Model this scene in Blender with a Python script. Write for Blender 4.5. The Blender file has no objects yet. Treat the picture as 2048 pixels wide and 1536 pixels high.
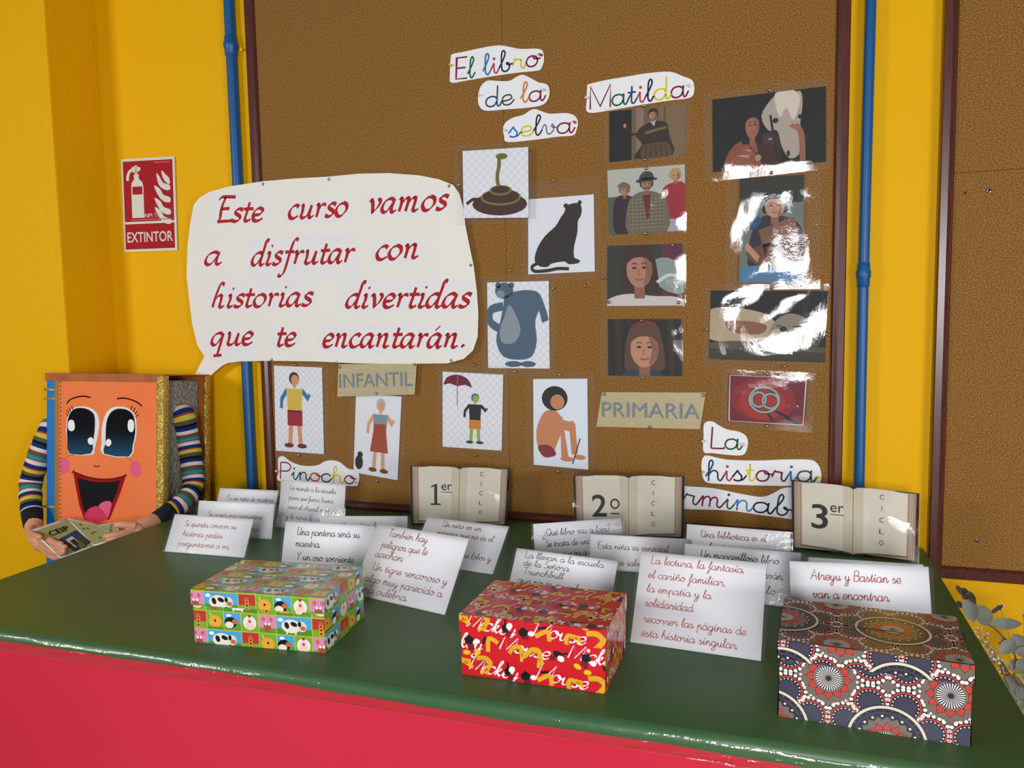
import bpy, math, random
from mathutils import Vector, Matrix
S = bpy.context.scene
COL = S.collection
random.seed(7)

# ------------------------------------------------------------ camera, world, lights
cam = bpy.data.objects.new('camera', bpy.data.cameras.new('camera')); COL.objects.link(cam)
cam.data.sensor_width = 36.0; cam.data.lens = 27.949; cam.data.clip_start = 0.02
_r, _u, _f = [[0.949003,0.314749,-0.01805],[-0.011567,0.091976,0.995694],[-0.315054,0.944708,-0.090927]]
cam.matrix_world = Matrix(((_r[0], _u[0], -_f[0], 0), (_r[1], _u[1], -_f[1], -2.1), (_r[2], _u[2], -_f[2], 1.3217), (0, 0, 0, 1)))
S.camera = cam
S.view_settings.view_transform = 'Standard'
try: S.view_settings.look = 'None'
except Exception: pass
S.view_settings.gamma = 1.0
S.view_settings.use_curve_mapping = False
S.view_settings.exposure = 0.0
W_ = bpy.data.worlds.new('world'); S.world = W_; W_.use_nodes = True
W_.node_tree.nodes['Background'].inputs[0].default_value = (0.86, 0.9, 1.0, 1)
W_.node_tree.nodes['Background'].inputs[1].default_value = 0.17
def area(name, loc, target, sx, sy, power, color=(1, 1, 1)):
    l = bpy.data.lights.new(name, 'AREA'); l.shape = 'RECTANGLE'; l.size = sx; l.size_y = sy; l.energy = power; l.color = color
    o = bpy.data.objects.new(name, l); COL.objects.link(o); o.location = loc
    o.rotation_euler = (Vector(target) - Vector(loc)).to_track_quat('-Z', 'Y').to_euler(); return o
area('window_light_left', (-3.05, -2.9, 1.85), (-1.3, 0.0, .5), 0.6, 0.6, 36, (1.0, 0.97, 0.92))
area('window_light_front', (0.12, -3.5, 1.42), (-0.4, 0.0, 0.9), 0.55, 0.6, 50, (0.98, 0.98, 1.0))
area('window_light_right', (2.3, -3.1, .95), (0.5, 0.0, .9), 0.9, 1.0, 44, (1.0, 0.98, 0.97))

# ------------------------------------------------------------ helpers
def lin(h):
    if not isinstance(h, str): return tuple(h) + (1,)
    v = [int(h[i:i+2], 16)/255 for i in (0, 2, 4)]
    return tuple(c/12.92 if c <= .04045 else ((c+.055)/1.055)**2.4 for c in v) + (1,)
MATS = {}
def mat(name, color, rough=.6, metal=0., coat=0., spec=.5, bump=None, noise=None, attr=False, coat_rough=.1, coat_bump=None):
    if name in MATS: return MATS[name]
    m = bpy.data.materials.new(name); m.use_nodes = True; n = m.node_tree.nodes; L = m.node_tree.links
    b = n['Principled BSDF']; b.inputs['Base Color'].default_value = lin(color); b.inputs['Roughness'].default_value = rough
    b.inputs['Metallic'].default_value = metal; b.inputs['Coat Weight'].default_value = coat; b.inputs['Coat Roughness'].default_value = coat_rough
    b.inputs['Specular IOR Level'].default_value = spec
    tc = n.new('ShaderNodeTexCoord')
    if attr:
        a = n.new('ShaderNodeAttribute'); a.attribute_name = 'Col'; L.new(a.outputs['Color'], b.inputs['Base Color'])
    if noise:   # (scale, color2, contrast_lo, contrast_hi, stretch xyz)
        mp = n.new('ShaderNodeMapping'); mp.inputs['Scale'].default_value = noise[4] if len(noise) > 4 else (1, 1, 1)
        t = n.new('ShaderNodeTexNoise'); t.inputs['Scale'].default_value = noise[0]; t.inputs['Detail'].default_value = 5
        rp = n.new('ShaderNodeValToRGB'); rp.color_ramp.elements[0].position = noise[2]; rp.color_ramp.elements[1].position = noise[3]
        rp.color_ramp.elements[0].color = lin(color); rp.color_ramp.elements[1].color = lin(noise[1])
        L.new(tc.outputs['Object'], mp.inputs[0]); L.new(mp.outputs[0], t.inputs['Vector']); L.new(t.outputs[0], rp.inputs[0]); L.new(rp.outputs[0], b.inputs['Base Color'])
    def bumpnode(spec_):
        t = n.new('ShaderNodeTexNoise'); t.inputs['Scale'].default_value = spec_[0]; t.inputs['Detail'].default_value = spec_[3] if len(spec_) > 3 else 3
        mp = n.new('ShaderNodeMapping'); mp.inputs['Scale'].default_value = spec_[4] if len(spec_) > 4 else (1, 1, 1)
        bp = n.new('ShaderNodeBump'); bp.inputs['Strength'].default_value = spec_[1]; bp.inputs['Distance'].default_value = spec_[2]
        L.new(tc.outputs['Object'], mp.inputs[0]); L.new(mp.outputs[0], t.inputs['Vector']); L.new(t.outputs[0], bp.inputs['Height']); return bp
    if bump: L.new(bumpnode(bump).outputs[0], b.inputs['Normal'])
    if coat_bump: L.new(bumpnode(coat_bump).outputs[0], b.inputs['Coat Normal'])
    MATS[name] = m; return m
def film_mat(name, rough=.07, milk=.06, ior=.07, crinkle=.0011, scale=38):
    if name in MATS: return MATS[name]
    m = bpy.data.materials.new(name); m.use_nodes = True; n = m.node_tree.nodes; L = m.node_tree.links; n.clear()
    out = n.new('ShaderNodeOutputMaterial'); tr = n.new('ShaderNodeBsdfTransparent'); gl = n.new('ShaderNodeBsdfGlossy'); df = n.new('ShaderNodeBsdfDiffuse')
    gl.inputs['Roughness'].default_value = rough; gl.inputs['Color'].default_value = (1, 1, 1, 1); df.inputs['Color'].default_value = (.8, .82, .85, 1)
    lw = n.new('ShaderNodeLayerWeight'); lw.inputs[0].default_value = .5   # thin film: same reflectance from both sides
    tc = n.new('ShaderNodeTexCoord'); nz = n.new('ShaderNodeTexNoise'); nz.inputs['Scale'].default_value = scale; nz.inputs['Detail'].default_value = 5; nz.inputs['Roughness'].default_value = .65
    bp = n.new('ShaderNodeBump'); bp.inputs['Strength'].default_value = .5; bp.inputs['Distance'].default_value = crinkle
    L.new(tc.outputs['Object'], nz.inputs['Vector']); L.new(nz.outputs[0], bp.inputs['Height']); L.new(bp.outputs[0], gl.inputs['Normal'])
    pw = n.new('ShaderNodeMath'); pw.operation = 'POWER'; pw.inputs[1].default_value = 5
    fr = n.new('ShaderNodeMath'); fr.operation = 'MULTIPLY_ADD'; fr.inputs[1].default_value = .9; fr.inputs[2].default_value = ior; fr.use_clamp = True
    L.new(lw.outputs['Facing'], pw.inputs[0]); L.new(pw.outputs[0], fr.inputs[0])
    m1 = n.new('ShaderNodeMixShader'); m1.inputs[0].default_value = milk; m2 = n.new('ShaderNodeMixShader')
    L.new(tr.outputs[0], m1.inputs[1]); L.new(df.outputs[0], m1.inputs[2]); L.new(fr.outputs[0], m2.inputs[0]); L.new(m1.outputs[0], m2.inputs[1]); L.new(gl.outputs[0], m2.inputs[2])
    L.new(m2.outputs[0], out.inputs[0]); MATS[name] = m; return m
def tag(o, label=None, cat=None, group=None, kind=None):
    if label: o['label'] = label
    if cat: o['category'] = cat
    if group: o['group'] = group
    if kind: o['kind'] = kind
    return o
def empty(name, loc, label, cat, group=None, rz=0):
    o = bpy.data.objects.new(name, None); COL.objects.link(o); o.location = loc; o.rotation_euler = (0, 0, rz); o.empty_display_size = .05
    return tag(o, label, cat, group)
def mesh(name, verts, faces, m, parent=None, smooth=False, cols=None, world=True):
    me = bpy.data.meshes.new(name); me.from_pydata([tuple(v) for v in verts], [], faces); me.update()
    if cols is not None:
        a = me.color_attributes.new('Col', 'FLOAT_COLOR', 'CORNER'); buf = []
        for p, c in zip(me.polygons, cols): buf.extend(list(c)*p.loop_total)
        a.data.foreach_set('color', buf)
    if m: me.materials.append(m)
    if smooth: me.polygons.foreach_set('use_smooth', [True]*len(me.polygons))
    o = bpy.data.objects.new(name, me); COL.objects.link(o)
    if parent:
        o.parent = parent
        if world:
            bpy.context.view_layer.update(); o.matrix_parent_inverse = parent.matrix_world.inverted()
    return o
class MB:
    def __init__(s): s.v = []; s.f = []; s.c = []
    def box(s, x0, x1, y0, y1, z0, z1, b=0):
        if b <= 0:
            i = len(s.v); s.v += [(x, y, z) for z in (z0, z1) for y in (y0, y1) for x in (x0, x1)]
            s.f += [tuple(i+k for k in q) for q in ((0, 2, 3, 1), (4, 5, 7, 6), (0, 1, 5, 4), (2, 6, 7, 3), (0, 4, 6, 2), (1, 3, 7, 5))]
        else:  # chamfered box
            import bmesh
            bm = bmesh.new(); bmesh.ops.create_cube(bm, size=1)
            for v in bm.verts: v.co = Vector(((x0+x1)/2+v.co.x*(x1-x0), (y0+y1)/2+v.co.y*(y1-y0), (z0+z1)/2+v.co.z*(z1-z0)))
            bmesh.ops.bevel(bm, geom=bm.edges[:], offset=b, segments=2, profile=.5, affect='EDGES')
            i = len(s.v); bm.verts.index_update(); s.v += [tuple(v.co) for v in bm.verts]; s.f += [tuple(i+v.index for v in f.verts) for f in bm.faces]; bm.free()
        return s
    def tube(s, pts, rad, n=10, cols=None, cap=True, flat=1.0):
        pts = [Vector(p) for p in pts]; i0 = len(s.v); up = None
        for k, p in enumerate(pts):
            t = (pts[min(k+1, len(pts)-1)]-pts[max(k-1, 0)]).normalized()
            if up is None: up = t.orthogonal().normalized()
            up = (up - t*up.dot(t)).normalized(); sd = t.cross(up); r = rad[k] if isinstance(rad, (list, tuple)) else rad
            for j in range(n):
                a = 2*math.pi*j/n; s.v.append(tuple(p+up*(math.cos(a)*r)+sd*(math.sin(a)*r*flat)))
        for k in range(len(pts)-1):
            for j in range(n):
                s.f.append((i0+k*n+j, i0+k*n+(j+1) % n, i0+(k+1)*n+(j+1) % n, i0+(k+1)*n+j))
                if cols: s.c.append(cols[k])
        if cap:
            s.f.append(tuple(i0+j for j in range(n))[::-1]); s.f.append(tuple(i0+(len(pts)-1)*n+j for j in range(n)))
            if cols: s.c += [cols[0], cols[-1]]
        return s
    def lathe(s, prof, c=(0, 0, 0), n=16):  # prof: (r, z) pairs around z
        i0 = len(s.v)
        for r, z in prof:
            for j in range(n): a = 2*math.pi*j/n; s.v.append((c[0]+r*math.cos(a), c[1]+r*math.sin(a), c[2]+z))
        for k in range(len(prof)-1):
            for j in range(n): s.f.append((i0+k*n+j, i0+k*n+(j+1) % n, i0+(k+1)*n+(j+1) % n, i0+(k+1)*n+j))
        s.f.append(tuple(i0+j for j in range(n))[::-1]); s.f.append(tuple(i0+(len(prof)-1)*n+j for j in range(n))); return s
    def build(s, name, m, parent=None, smooth=False): return mesh(name, s.v, s.f, m, parent, smooth, s.c or None)
def smooth_line(pts, sub=4):
    segs, cur = [], [pts[0]]
    for p in pts[1:]:
        if p == cur[-1]: segs.append(cur); cur = [p]
        else: cur.append(p)
    segs.append(cur); out = []
    for g in segs:
        if len(g) < 3: out += g if not out or out[-1] != g[0] else g[1:]; continue
        q = [g[0]] + g + [g[-1]]
        for i in range(1, len(q)-2):
            p0, p1, p2, p3 = q[i-1:i+3]
            for k in range(sub):
                t = k/sub
                out.append(tuple(.5*(2*p1[d]+(p2[d]-p0[d])*t+(2*p0[d]-5*p1[d]+4*p2[d]-p3[d])*t*t+(-p0[d]+3*p1[d]-3*p2[d]+p3[d])*t**3) for d in range(len(p1))))
        out.append(g[-1])
    r = [out[0]]
    for p in out[1:]:
        if abs(p[0]-r[-1][0])+abs(p[1]-r[-1][1]) > 1e-7: r.append(p)
    return r
def closed(pts, sub=4):
    n = len(pts); out = []
    for i in range(n):
        p0, p1, p2, p3 = pts[i-1], pts[i], pts[(i+1) % n], pts[(i+2) % n]
        for k in range(sub):
            t = k/sub; out.append(tuple(.5*(2*p1[d]+(p2[d]-p0[d])*t+(2*p0[d]-5*p1[d]+4*p2[d]-p3[d])*t*t+(-p0[d]+3*p1[d]-3*p2[d]+p3[d])*t**3) for d in (0, 1)))
    return out
def clip(poly, x0, y0, x1, y1):
    for ax, lim, sg in ((0, x0, 1), (0, x1, -1), (1, y0, 1), (1, y1, -1)):
        out = []
        for i in range(len(poly)):
            a, b = poly[i-1], poly[i]; da, db = (a[ax]-lim)*sg, (b[ax]-lim)*sg
            if (da >= 0) != (db >= 0):
                t = da/(da-db); out.append((a[0]+(b[0]-a[0])*t, a[1]+(b[1]-a[1])*t))
            if db >= 0: out.append(b)
        poly = out
        if len(poly) < 3: return []
    return poly
# --- pen alphabet: school cursive, x-height 100, advance first; a repeated point is a sharp corner
def G(s):
    adv, rest = s.split('|'); out = []
    for st in rest.split(';'):
        q = []
        for tk in st.split():
            c = tk.endswith('*'); x, y = tk.rstrip('*').split(','); p = (float(x)/100, float(y)/100); q.append(p)
            if c: q.append(p)
        out.append(q)
    return float(adv)/100, out
BOWL = '82,80 66,97 44,100 16,88 2,50 14,12 42,0 68,12 84,45 86,98*;'
HOOK = '88,98 87,30 95,3 108,5 124,45'
LOOP = '0,45 32,120 46,175 34,202 20,170 18,60'
CUR = {
 'a': '122|'+BOWL+HOOK, 'b': '104|0,45 32,120 46,175 34,202 20,170 18,40 34,3 62,5 78,40 70,74 56,78 66,60 104,62',
 'c': '92|80,78 66,97 42,100 14,86 2,50 14,12 42,0 70,10 94,48', 'd': '122|'+BOWL.replace(' 86,98*', '')+'88,200 87,30 95,3 108,5 124,45',
 'e': '90|0,40 50,48 74,66 66,94 42,100 14,86 4,48 16,10 44,0 70,10 92,46', 'f': '72|0,42 34,100 60,170 50,202 34,175 28,60 28,-70 16,-98 2,-80 20,-30 50,12 74,48',
 'g': '118|'+BOWL+'88,98 86,-60 66,-98 34,-92 24,-70 50,-35 118,45', 'h': '118|'+LOOP+' 18,0;18,55 38,92 62,98 78,74 80,26 90,3 102,5 118,45',
 'i': '62|0,45 22,98* 22,26 32,3 44,5 62,45;24,140 26,146', 'j': '62|0,45 22,98* 22,-60 2,-98 -20,-80 20,-20 62,40;24,140 26,146',
 'l': '62|'+LOOP+' 18,30 28,3 42,5 62,45', 'm': '148|0,45 16,94 20,90* 20,0;20,55 36,92 54,97 64,74 64,0;64,55 80,92 98,97 108,74 108,26 118,3 130,5 148,45',
 'n': '114|0,45 16,94 20,90* 20,0;20,55 38,92 60,98 74,74 76,26 86,3 98,5 114,45', 'o': '104|68,92 44,100 16,88 2,50 14,12 42,0 70,12 84,48 74,86 56,92 62,72 104,66',
 'p': '114|0,45 20,98* 20,-95;20,50 38,92 60,98 74,74 76,26 86,3 98,5 114,45', 'q': '112|'+BOWL+'88,98 86,-95;86,-20 112,42',
 'r': '98|0,45 18,104* 26,92 50,88 62,82* 60,26 70,3 82,5 98,45', 's': '86|0,42 32,104* 36,84 58,44 52,8 30,0 8,10;44,3 66,12 86,45',
 't': '66|0,45 24,100 26,158;26,158 25,26 34,3 46,5 66,45;2,104 50,104', 'u': '116|0,45 18,98* 18,32 30,3 54,6 76,44;78,98 77,26 86,3 98,5 116,45',
 'v': '106|0,60 14,97 28,84 34,30 48,2 72,20 84,60 74,97 66,80 82,66 106,66', 'x': '90|0,80 20,97 60,3 90,40;70,97 10,3', 'y': '112|0,45 18,98* 18,32 30,3 54,6 76,44;78,98 76,-60 56,-98 28,-92 18,-72 50,-35 112,42',
 'z': '86|4,86 20,98 62,98* 8,4* 60,4 86,42', 'C': '112|100,170 74,204 44,204 14,160 6,104 16,40 46,2 80,6 110,42', 'E': '112|96,208 8,208* 8,0* 100,0;8,106 84,106', 'L': '104|8,208 8,0* 92,2 100,12', 'M': '172|8,0 8,208* 84,12* 160,208* 160,0',
 'P': '112|8,0 8,208* 70,206 102,170 92,118 60,98 8,98', 'T': '124|4,205 120,205;62,205 62,0', 'A': '140|4,0 66,208* 128,0;28,74 106,74', 'B': '124|8,0 8,205* 70,205 96,160 76,112 10,108* 80,106 110,60 86,4 8,0',
 'S': '110|94,178 64,208 26,190 22,140 66,108 92,60 70,8 34,0 4,22 ;80,16 110,45', 'U': '150|2,190 14,205 16,205* 16,70 40,6 84,6 112,60;114,205 113,26 122,3 136,5 150,45', 'Y': '124|4,205 60,110* 116,205;60,110 60,0',
 'V': '126|4,205 58,0* 118,205', 'Q': '150|70,208 16,170 6,104 22,30 70,0 118,30 134,104 118,176 70,208;88,40 140,-14', '.': '34|8,4 14,8', ',': '34|16,12 8,-24', ':': '34|10,6 14,10;10,80 14,84',
 '?': '96|10,160 24,200 60,206 84,170 60,120 44,90 44,50;42,4 46,8', '~?': '96|70,-60 56,-98 24,-104 4,-70 28,-20 40,10 40,50;38,92 42,96', ' ': '70|0,-900'}
ACC = {'\u00e1': ('a', 'A'), '\u00e9': ('e', 'A'), '\u00ed': ('i', 'I'), '\u00f3': ('o', 'A'), '\u00f1': ('n', 'N')}
# calligraphic italic
ITA = {
 'E': '120|20,176* 40,200 124,196;60,198 44,110 44,30 30,2* 118,6* 122,20;46,104 96,106', 's': '66|66,88 44,100 22,86 26,62 50,42 52,16 28,0 2,10', 't': '62|36,150 26,60 22,16 34,0 58,14;4,96 66,98',
 'e': '78|8,44 50,52 64,80 44,100 18,82 8,44 18,6 44,0 72,20', 'c': '74|66,84 48,100 20,84 6,44 18,6 42,0 70,18', 'u': '106|8,90 20,98 22,50 18,14 34,0 62,24 80,96;80,96 72,16 84,0 104,16',
 'r': '74|6,88 20,98 24,60 18,0;22,50 44,92 72,94', 'o': '88|46,100 18,80 6,40 22,2 50,4 74,44 70,84 46,100', 'v': '86|4,84 18,98 30,60 36,2* 62,40 74,80 66,98 56,96',
 'a': '98|72,90 48,100 18,78 6,30 20,2 44,14 74,80;78,98 66,30 70,4 80,0 96,14', 'm': '150|6,88 20,98 24,60 18,0;22,50 44,90 62,96 64,70 58,0;62,50 84,90 104,96 106,60 102,14 114,0 134,14',
 'd': '98|72,90 48,100 18,78 6,30 20,2 44,14 74,80;106,190 88,196 80,140 66,30 70,4 80,0 96,14', 'i': '52|8,88 22,98 24,60 16,14 28,0 48,14;32,142 38,158', 'f': '74|92,186 74,196 58,160 44,60 30,-50 10,-92 -12,-84;14,96 78,98',
 'n': '106|6,88 20,98 24,60 18,0;22,50 44,90 66,96 68,60 64,14 76,0 96,14', 'h': '106|78,186 54,196 40,150 24,60 18,0;22,50 44,90 66,96 68,60 64,14 76,0 96,14',
 'q': '98|72,90 48,100 18,78 6,30 20,2 44,14 74,80;78,98 60,-40 52,-92;30,-90 84,-84', '.': '40|14,2 20,12 26,4', ' ': '60|0,-900'}
def glyphs(table, ch):
    acc = None
    if ch in ACC:
        ch, acc = ACC[ch]
    if ch == '\u00bf': ch = '~?'
    adv, st = G(table[ch])
    if acc == 'I': st = st[:-1] + [[(.18, 1.32), (.40, 1.66)]]
    if acc == 'A': st = st + [[(.36, 1.26), (.62, 1.62)]]
    if acc == 'N': st = st + [[(.22, 1.3), (.38, 1.46), (.58, 1.32), (.76, 1.46)]]
    return adv, st
def text_width(table, s): return sum(glyphs(table, c)[0] for c in s)
FONTCACHE = {}
def font_polys(s, bold=0.0):
    k = (s, bold)
    if k not in FONTCACHE:
        c = bpy.data.curves.new('lettering_source', 'FONT'); c.body = s; c.resolution_u = 4; c.offset = bold
        o = bpy.data.objects.new('lettering_source', c); COL.objects.link(o); bpy.context.view_layer.update()
        me = o.to_mesh(); FONTCACHE[k] = ([(v.co.x, v.co.y) for v in me.vertices], [tuple(p.vertices) for p in me.polygons]); o.to_mesh_clear(); bpy.data.objects.remove(o); bpy.data.curves.remove(c)
    return FONTCACHE[k]
LAYER = 1.3e-4
class Art:
    """flat print on a surface; fm(u, v, h) gives the point h above the surface"""
    def __init__(s, fm, clipbox=None): s.fm = fm; s.v = []; s.f = []; s.c = []; s.cb = clipbox
    def poly(s, pts, col, lay=1):
        if s.cb: pts = clip(list(pts), *s.cb)
        if len(pts) < 3: return s
        i = len(s.v); s.v += [s.fm(p[0], p[1], lay*LAYER) for p in pts]; s.f.append(tuple(range(i, i+len(pts)))); s.c.append(lin(col)); return s
    def rect(s, x0, y0, x1, y1, col, lay=1): return s.poly([(x0, y0), (x1, y0), (x1, y1), (x0, y1)], col, lay)
    def el(s, cx, cy, rx, ry, col, lay=1, rot=0, n=20, a0=0, a1=360):
        c_, s_ = math.cos(math.radians(rot)), math.sin(math.radians(rot)); n = max(3, int(n)); full = abs(a1-a0) >= 360
        P_ = [(rx*math.cos(math.radians(a0+(a1-a0)*k/(n if full else n-1))), ry*math.sin(math.radians(a0+(a1-a0)*k/(n if full else n-1)))) for k in range(n)]
        return s.poly([(cx+x*c_-y*s_, cy+x*s_+y*c_) for x, y in P_], col, lay)
    def blob(s, pts, col, lay=1, sub=3):
        q = [(pts[i], pts[i+1]) for i in range(0, len(pts), 2)]; return s.poly(closed(q, sub), col, lay)
    def line(s, pts, w, col, lay=1, sm=True, nib=None, aspect=1.0, cap=False, sub=4):
        if not isinstance(pts[0], (tuple, list)): pts = [(pts[i], pts[i+1]) for i in range(0, len(pts), 2)]
        q = smooth_line(pts, sub) if sm and len(pts) > 2 else pts; L_, R_ = [], []; n = len(q)
        if n < 2: return s
        for i in range(n):
            a, b = q[max(i-1, 0)], q[min(i+1, n-1)]; tx, ty = (b[0]-a[0])*aspect, b[1]-a[1]; d = math.hypot(tx, ty) or 1; tx /= d; ty /= d
            if 0 < i < n-1:   # miter against the incoming segment
                e = ((q[i][0]-a[0])*aspect, q[i][1]-a[1]); ed = math.hypot(*e) or 1; ms = max(.6, abs((e[0]*tx+e[1]*ty)/ed))
            else: ms = 1
            hw = w/2/ms
            if nib is not None: hw = w/2*(.24+.76*abs(math.cos(nib)*ty-math.sin(nib)*tx))
            L_.append((q[i][0]-ty*hw/aspect, q[i][1]+tx*hw)); R_.append((q[i][0]+ty*hw/aspect, q[i][1]-tx*hw))
        s.k = getattr(s, 'k', 0)+3
        for i in range(n-1): s.poly([R_[i], R_[i+1], L_[i+1], L_[i]], col, lay+.05*((i//2+s.k) % 9))
        if cap:
            for p in (q[0], q[-1]): s.el(p[0], p[1], w/2/aspect, w/2, col, lay, n=10)
        return s
    def write(s, text, x0, y0, x1, y1, xh, col, w=.14, table=None, slant=.12, nib=None, lay=2, cap=False, sub=4, vs=1):
        """baseline from (x0,y0) to (x1,y1); xh is the x-height; col may be a list, one per visible letter; vs=-1 when v grows downward"""
        table = table or CUR; tw = text_width(table, text); k = math.hypot(x1-x0, y1-y0)/tw; dx, dy = (x1-x0)/(k*tw), (y1-y0)/(k*tw); pen = 0; j = 0; nx, ny = -dy*vs, dx*vs
        for ch in text:
            adv, st = glyphs(table, ch)
            if ch != ' ':
                c = col[j % len(col)] if isinstance(col, list) else col; j += 1
                for g in st:
                    pts = [(x0+dx*(pen+gx+gy*slant*xh/k)*k+nx*gy*xh, y0+dy*(pen+gx+gy*slant*xh/k)*k+ny*gy*xh) for gx, gy in g]
                    if len(g) == 2 and math.dist(*g) < .12: s.el(pts[0][0], pts[0][1], w*xh*.9, w*xh*.9, c, lay, n=8); continue
                    s.line(pts, w*xh, c, lay, nib=nib, cap=cap, sub=sub)
            pen += adv
        return s
    def type(s, text, x0, y0, x1, h, col, lay=2, bold=0.0, shear=0.0, y1=None, vs=1):
        """upright type between x0 and x1 on the baseline y0, capital height h"""
        V, F = font_polys(text, bold)
        if not V: return s
        mx0, mx1 = min(v[0] for v in V), max(v[0] for v in V); y1 = y0 if y1 is None else y1; ch = .729
        for f in F:
            s.poly([(x0+(x1-x0)*(V[i][0]-mx0)/(mx1-mx0)+shear*V[i][1]/ch*h, y0+(y1-y0)*(V[i][0]-mx0)/(mx1-mx0)+vs*V[i][1]/ch*h) for i in f], col, lay)
        return s
    def build(s, name, m, parent=None): return mesh(name, s.v, s.f, m, parent, False, s.c)
def wallmap(Y): return lambda u, v, h: (u, Y-h, v)
def quadmap(q, bend=0.0, sag=0.0):
    """q = four 3-D corners tl, tr, br, bl; u in 0..1, v in 0..1 downward; bend bows the sheet out along its height"""
    tl, tr, br, bl = [Vector(p) for p in q]; n = ((tr-tl).cross(bl-tl)).normalized()
    if n.y > 0: n = -n
    def fm(u, v, h):
        p = (tl*(1-u)+tr*u)*(1-v)+(bl*(1-u)+br*u)*v
        return tuple(p+n*(h+bend*math.sin(math.pi*v)+sag*math.sin(math.pi*u)))
    return fm
def sheet_mesh(name, fm, m, parent, nu=8, nv=8, thick=.0006, rng=(0, 0, 1, 1), smooth=True):
    V, F = [], []
    if m in (film, clear, film_milk):   # a film a tenth of a millimetre thick: one surface
        for j in range(nv+1):
            for i in range(nu+1): V.append(fm(rng[0]+(rng[2]-rng[0])*i/nu, rng[1]+(rng[3]-rng[1])*j/nv, 0))
        return mesh(name, V, [(j*(nu+1)+i, (j+1)*(nu+1)+i, (j+1)*(nu+1)+i+1, j*(nu+1)+i+1) for j in range(nv) for i in range(nu)], m, parent, smooth)
    for sgn in (0, 1):
        for j in range(nv+1):
            for i in range(nu+1): V.append(fm(rng[0]+(rng[2]-rng[0])*i/nu, rng[1]+(rng[3]-rng[1])*j/nv, -thick*sgn))
    N = (nu+1)*(nv+1)
    for j in range(nv):
        for i in range(nu):
            a = j*(nu+1)+i; F.append((a, a+nu+1, a+nu+2, a+1)); F.append((N+a, N+a+1, N+a+nu+2, N+a+nu+1))
    for i in range(nu):
        F.append((i, i+1, N+i+1, N+i)); b = nv*(nu+1)+i; F.append((b+1, b, N+b, N+b+1))
    for j in range(nv):
        a = j*(nu+1); F.append((a+nu+1, a, N+a, N+a+nu+1)); b = a+nu; F.append((b, b+nu+1, N+b+nu+1, N+b))
    return mesh(name, V, F, m, parent, smooth)
def outline_mesh(name, pts, Y, thick, m, parent=None):
    n = len(pts); V = [(x, Y, z) for x, z in pts]+[(x, Y+thick, z) for x, z in pts]
    area_ = sum(pts[i-1][0]*pts[i][1]-pts[i][0]*pts[i-1][1] for i in range(n)); fr = tuple(range(n)); bk = tuple(range(2*n-1, n-1, -1))
    if area_ < 0: fr = fr[::-1]; bk = bk[::-1]
    return mesh(name, V, [fr, bk]+[(i, i+n, (i+1) % n+n, (i+1) % n) for i in range(n)], m, parent)

# ------------------------------------------------------------ materials
yellow = mat('yellow_wall_paint', 'eeb400', .6, bump=(95, .3, .004, 4), spec=.15)
yellow2 = mat('yellow_pilaster_paint', 'eab000', .6, bump=(95, .4, .005, 4, (1, 1, .35)), spec=.15)
cork = mat('cork', '6a4312', .85, noise=(400, 'b5874a', .40, .68), bump=(430, .25, .0008), spec=.2)
wood_red = mat('stained_frame_wood', '4a1c14', .32, noise=(30, '5e2a1f', .35, .65, (6, 6, .5)), coat=.25, coat_rough=.25)
blue = mat('blue_pipe_paint', '0a5690', .4, bump=(60, .12, .003))
green = mat('green_paper', '235a30', .5, noise=(2.2, '3f602e', .35, .7), coat=.22, coat_rough=.3, bump=(7, .25, .004), coat_bump=(9, .3, .004), spec=.3)
red_paper = mat('red_paper', 'c01f37', .7, noise=(1.6, 'c6273f', .3, .7), bump=(420, .12, .0006), spec=.25)
red_band = mat('red_paper_under_tape', 'c00c28', .35, coat=.4, coat_rough=.1, coat_bump=(22, .9, .012, 4, (.5, 1, 2)))
paper = mat('white_paper', 'f1f1f4', .75)
cream_paper = mat('cream_poster_paper', 'efece3', .7, bump=(3, .2, .01))
art_m = mat('printed_ink', 'ffffff', .6, attr=True, spec=.25)
art_gloss = mat('glossy_print', 'ffffff', .3, attr=True, coat=.35, coat_rough=.12)
paint_m = mat('brush_paint', 'ffffff', .8, attr=True, spec=.15, bump=(160, .3, .001))
film = film_mat('laminate_film', .06, .02, .05)
film_milk = film_mat('laminate_border_film', .09, .12)
clear = film_mat('clear_film', .08, .02, .045)
front_film = film_mat('front_fold_film', .08, .01, .05, .007, 24)
steel = mat('thumbtack_steel', 'c8c6c0', .16, 1.0)
plastic_white = mat('clear_pushpin_plastic', 'dcdcdc', .2, coat=.5)
plastic_red = mat('red_pushpin_plastic', 'c01824', .25, coat=.5)
plastic_yellow = mat('yellow_pushpin_plastic', 'd8c810', .25, coat=.5)
gold = mat('gold_braid', 'b88a28', .34, .75, bump=(260, 1, .004), noise=(160, 'f3dc7a', .4, .62))
orange = mat('orange_felt', 'f47c44', .85, bump=(300, .3, .001), noise=(5, 'f28450', .3, .7), spec=.15)
blue_cover = mat('blue_cover_paint', '0873c4', .5)
rust = mat('rust_ribbon', 'b4601a', .55, noise=(14, '94501a', .4, .7), bump=(200, .3, .001))
fur = mat('grey_knitted_wool', '7c776c', .95, noise=(140, 'aaa598', .35, .65), bump=(110, 1, .01), spec=.1)
knit = mat('striped_knit', 'ffffff', .9, attr=True, bump=(420, .5, .001), spec=.1)
black_knit = mat('black_knit_cuff', '0d0d14', .9, bump=(420, .5, .001))
skin_m = mat('skin', 'dd9a78', .5, noise=(18, 'e3a688', .35, .7), bump=(90, .15, .001))
wood_pale = mat('stool_wood', 'b98d5a', .5)
floor_m = mat('floor_tiles', '8b857b', .5)
grey_metal = mat('table_leg_steel', '55585a', .4, .6)

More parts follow.
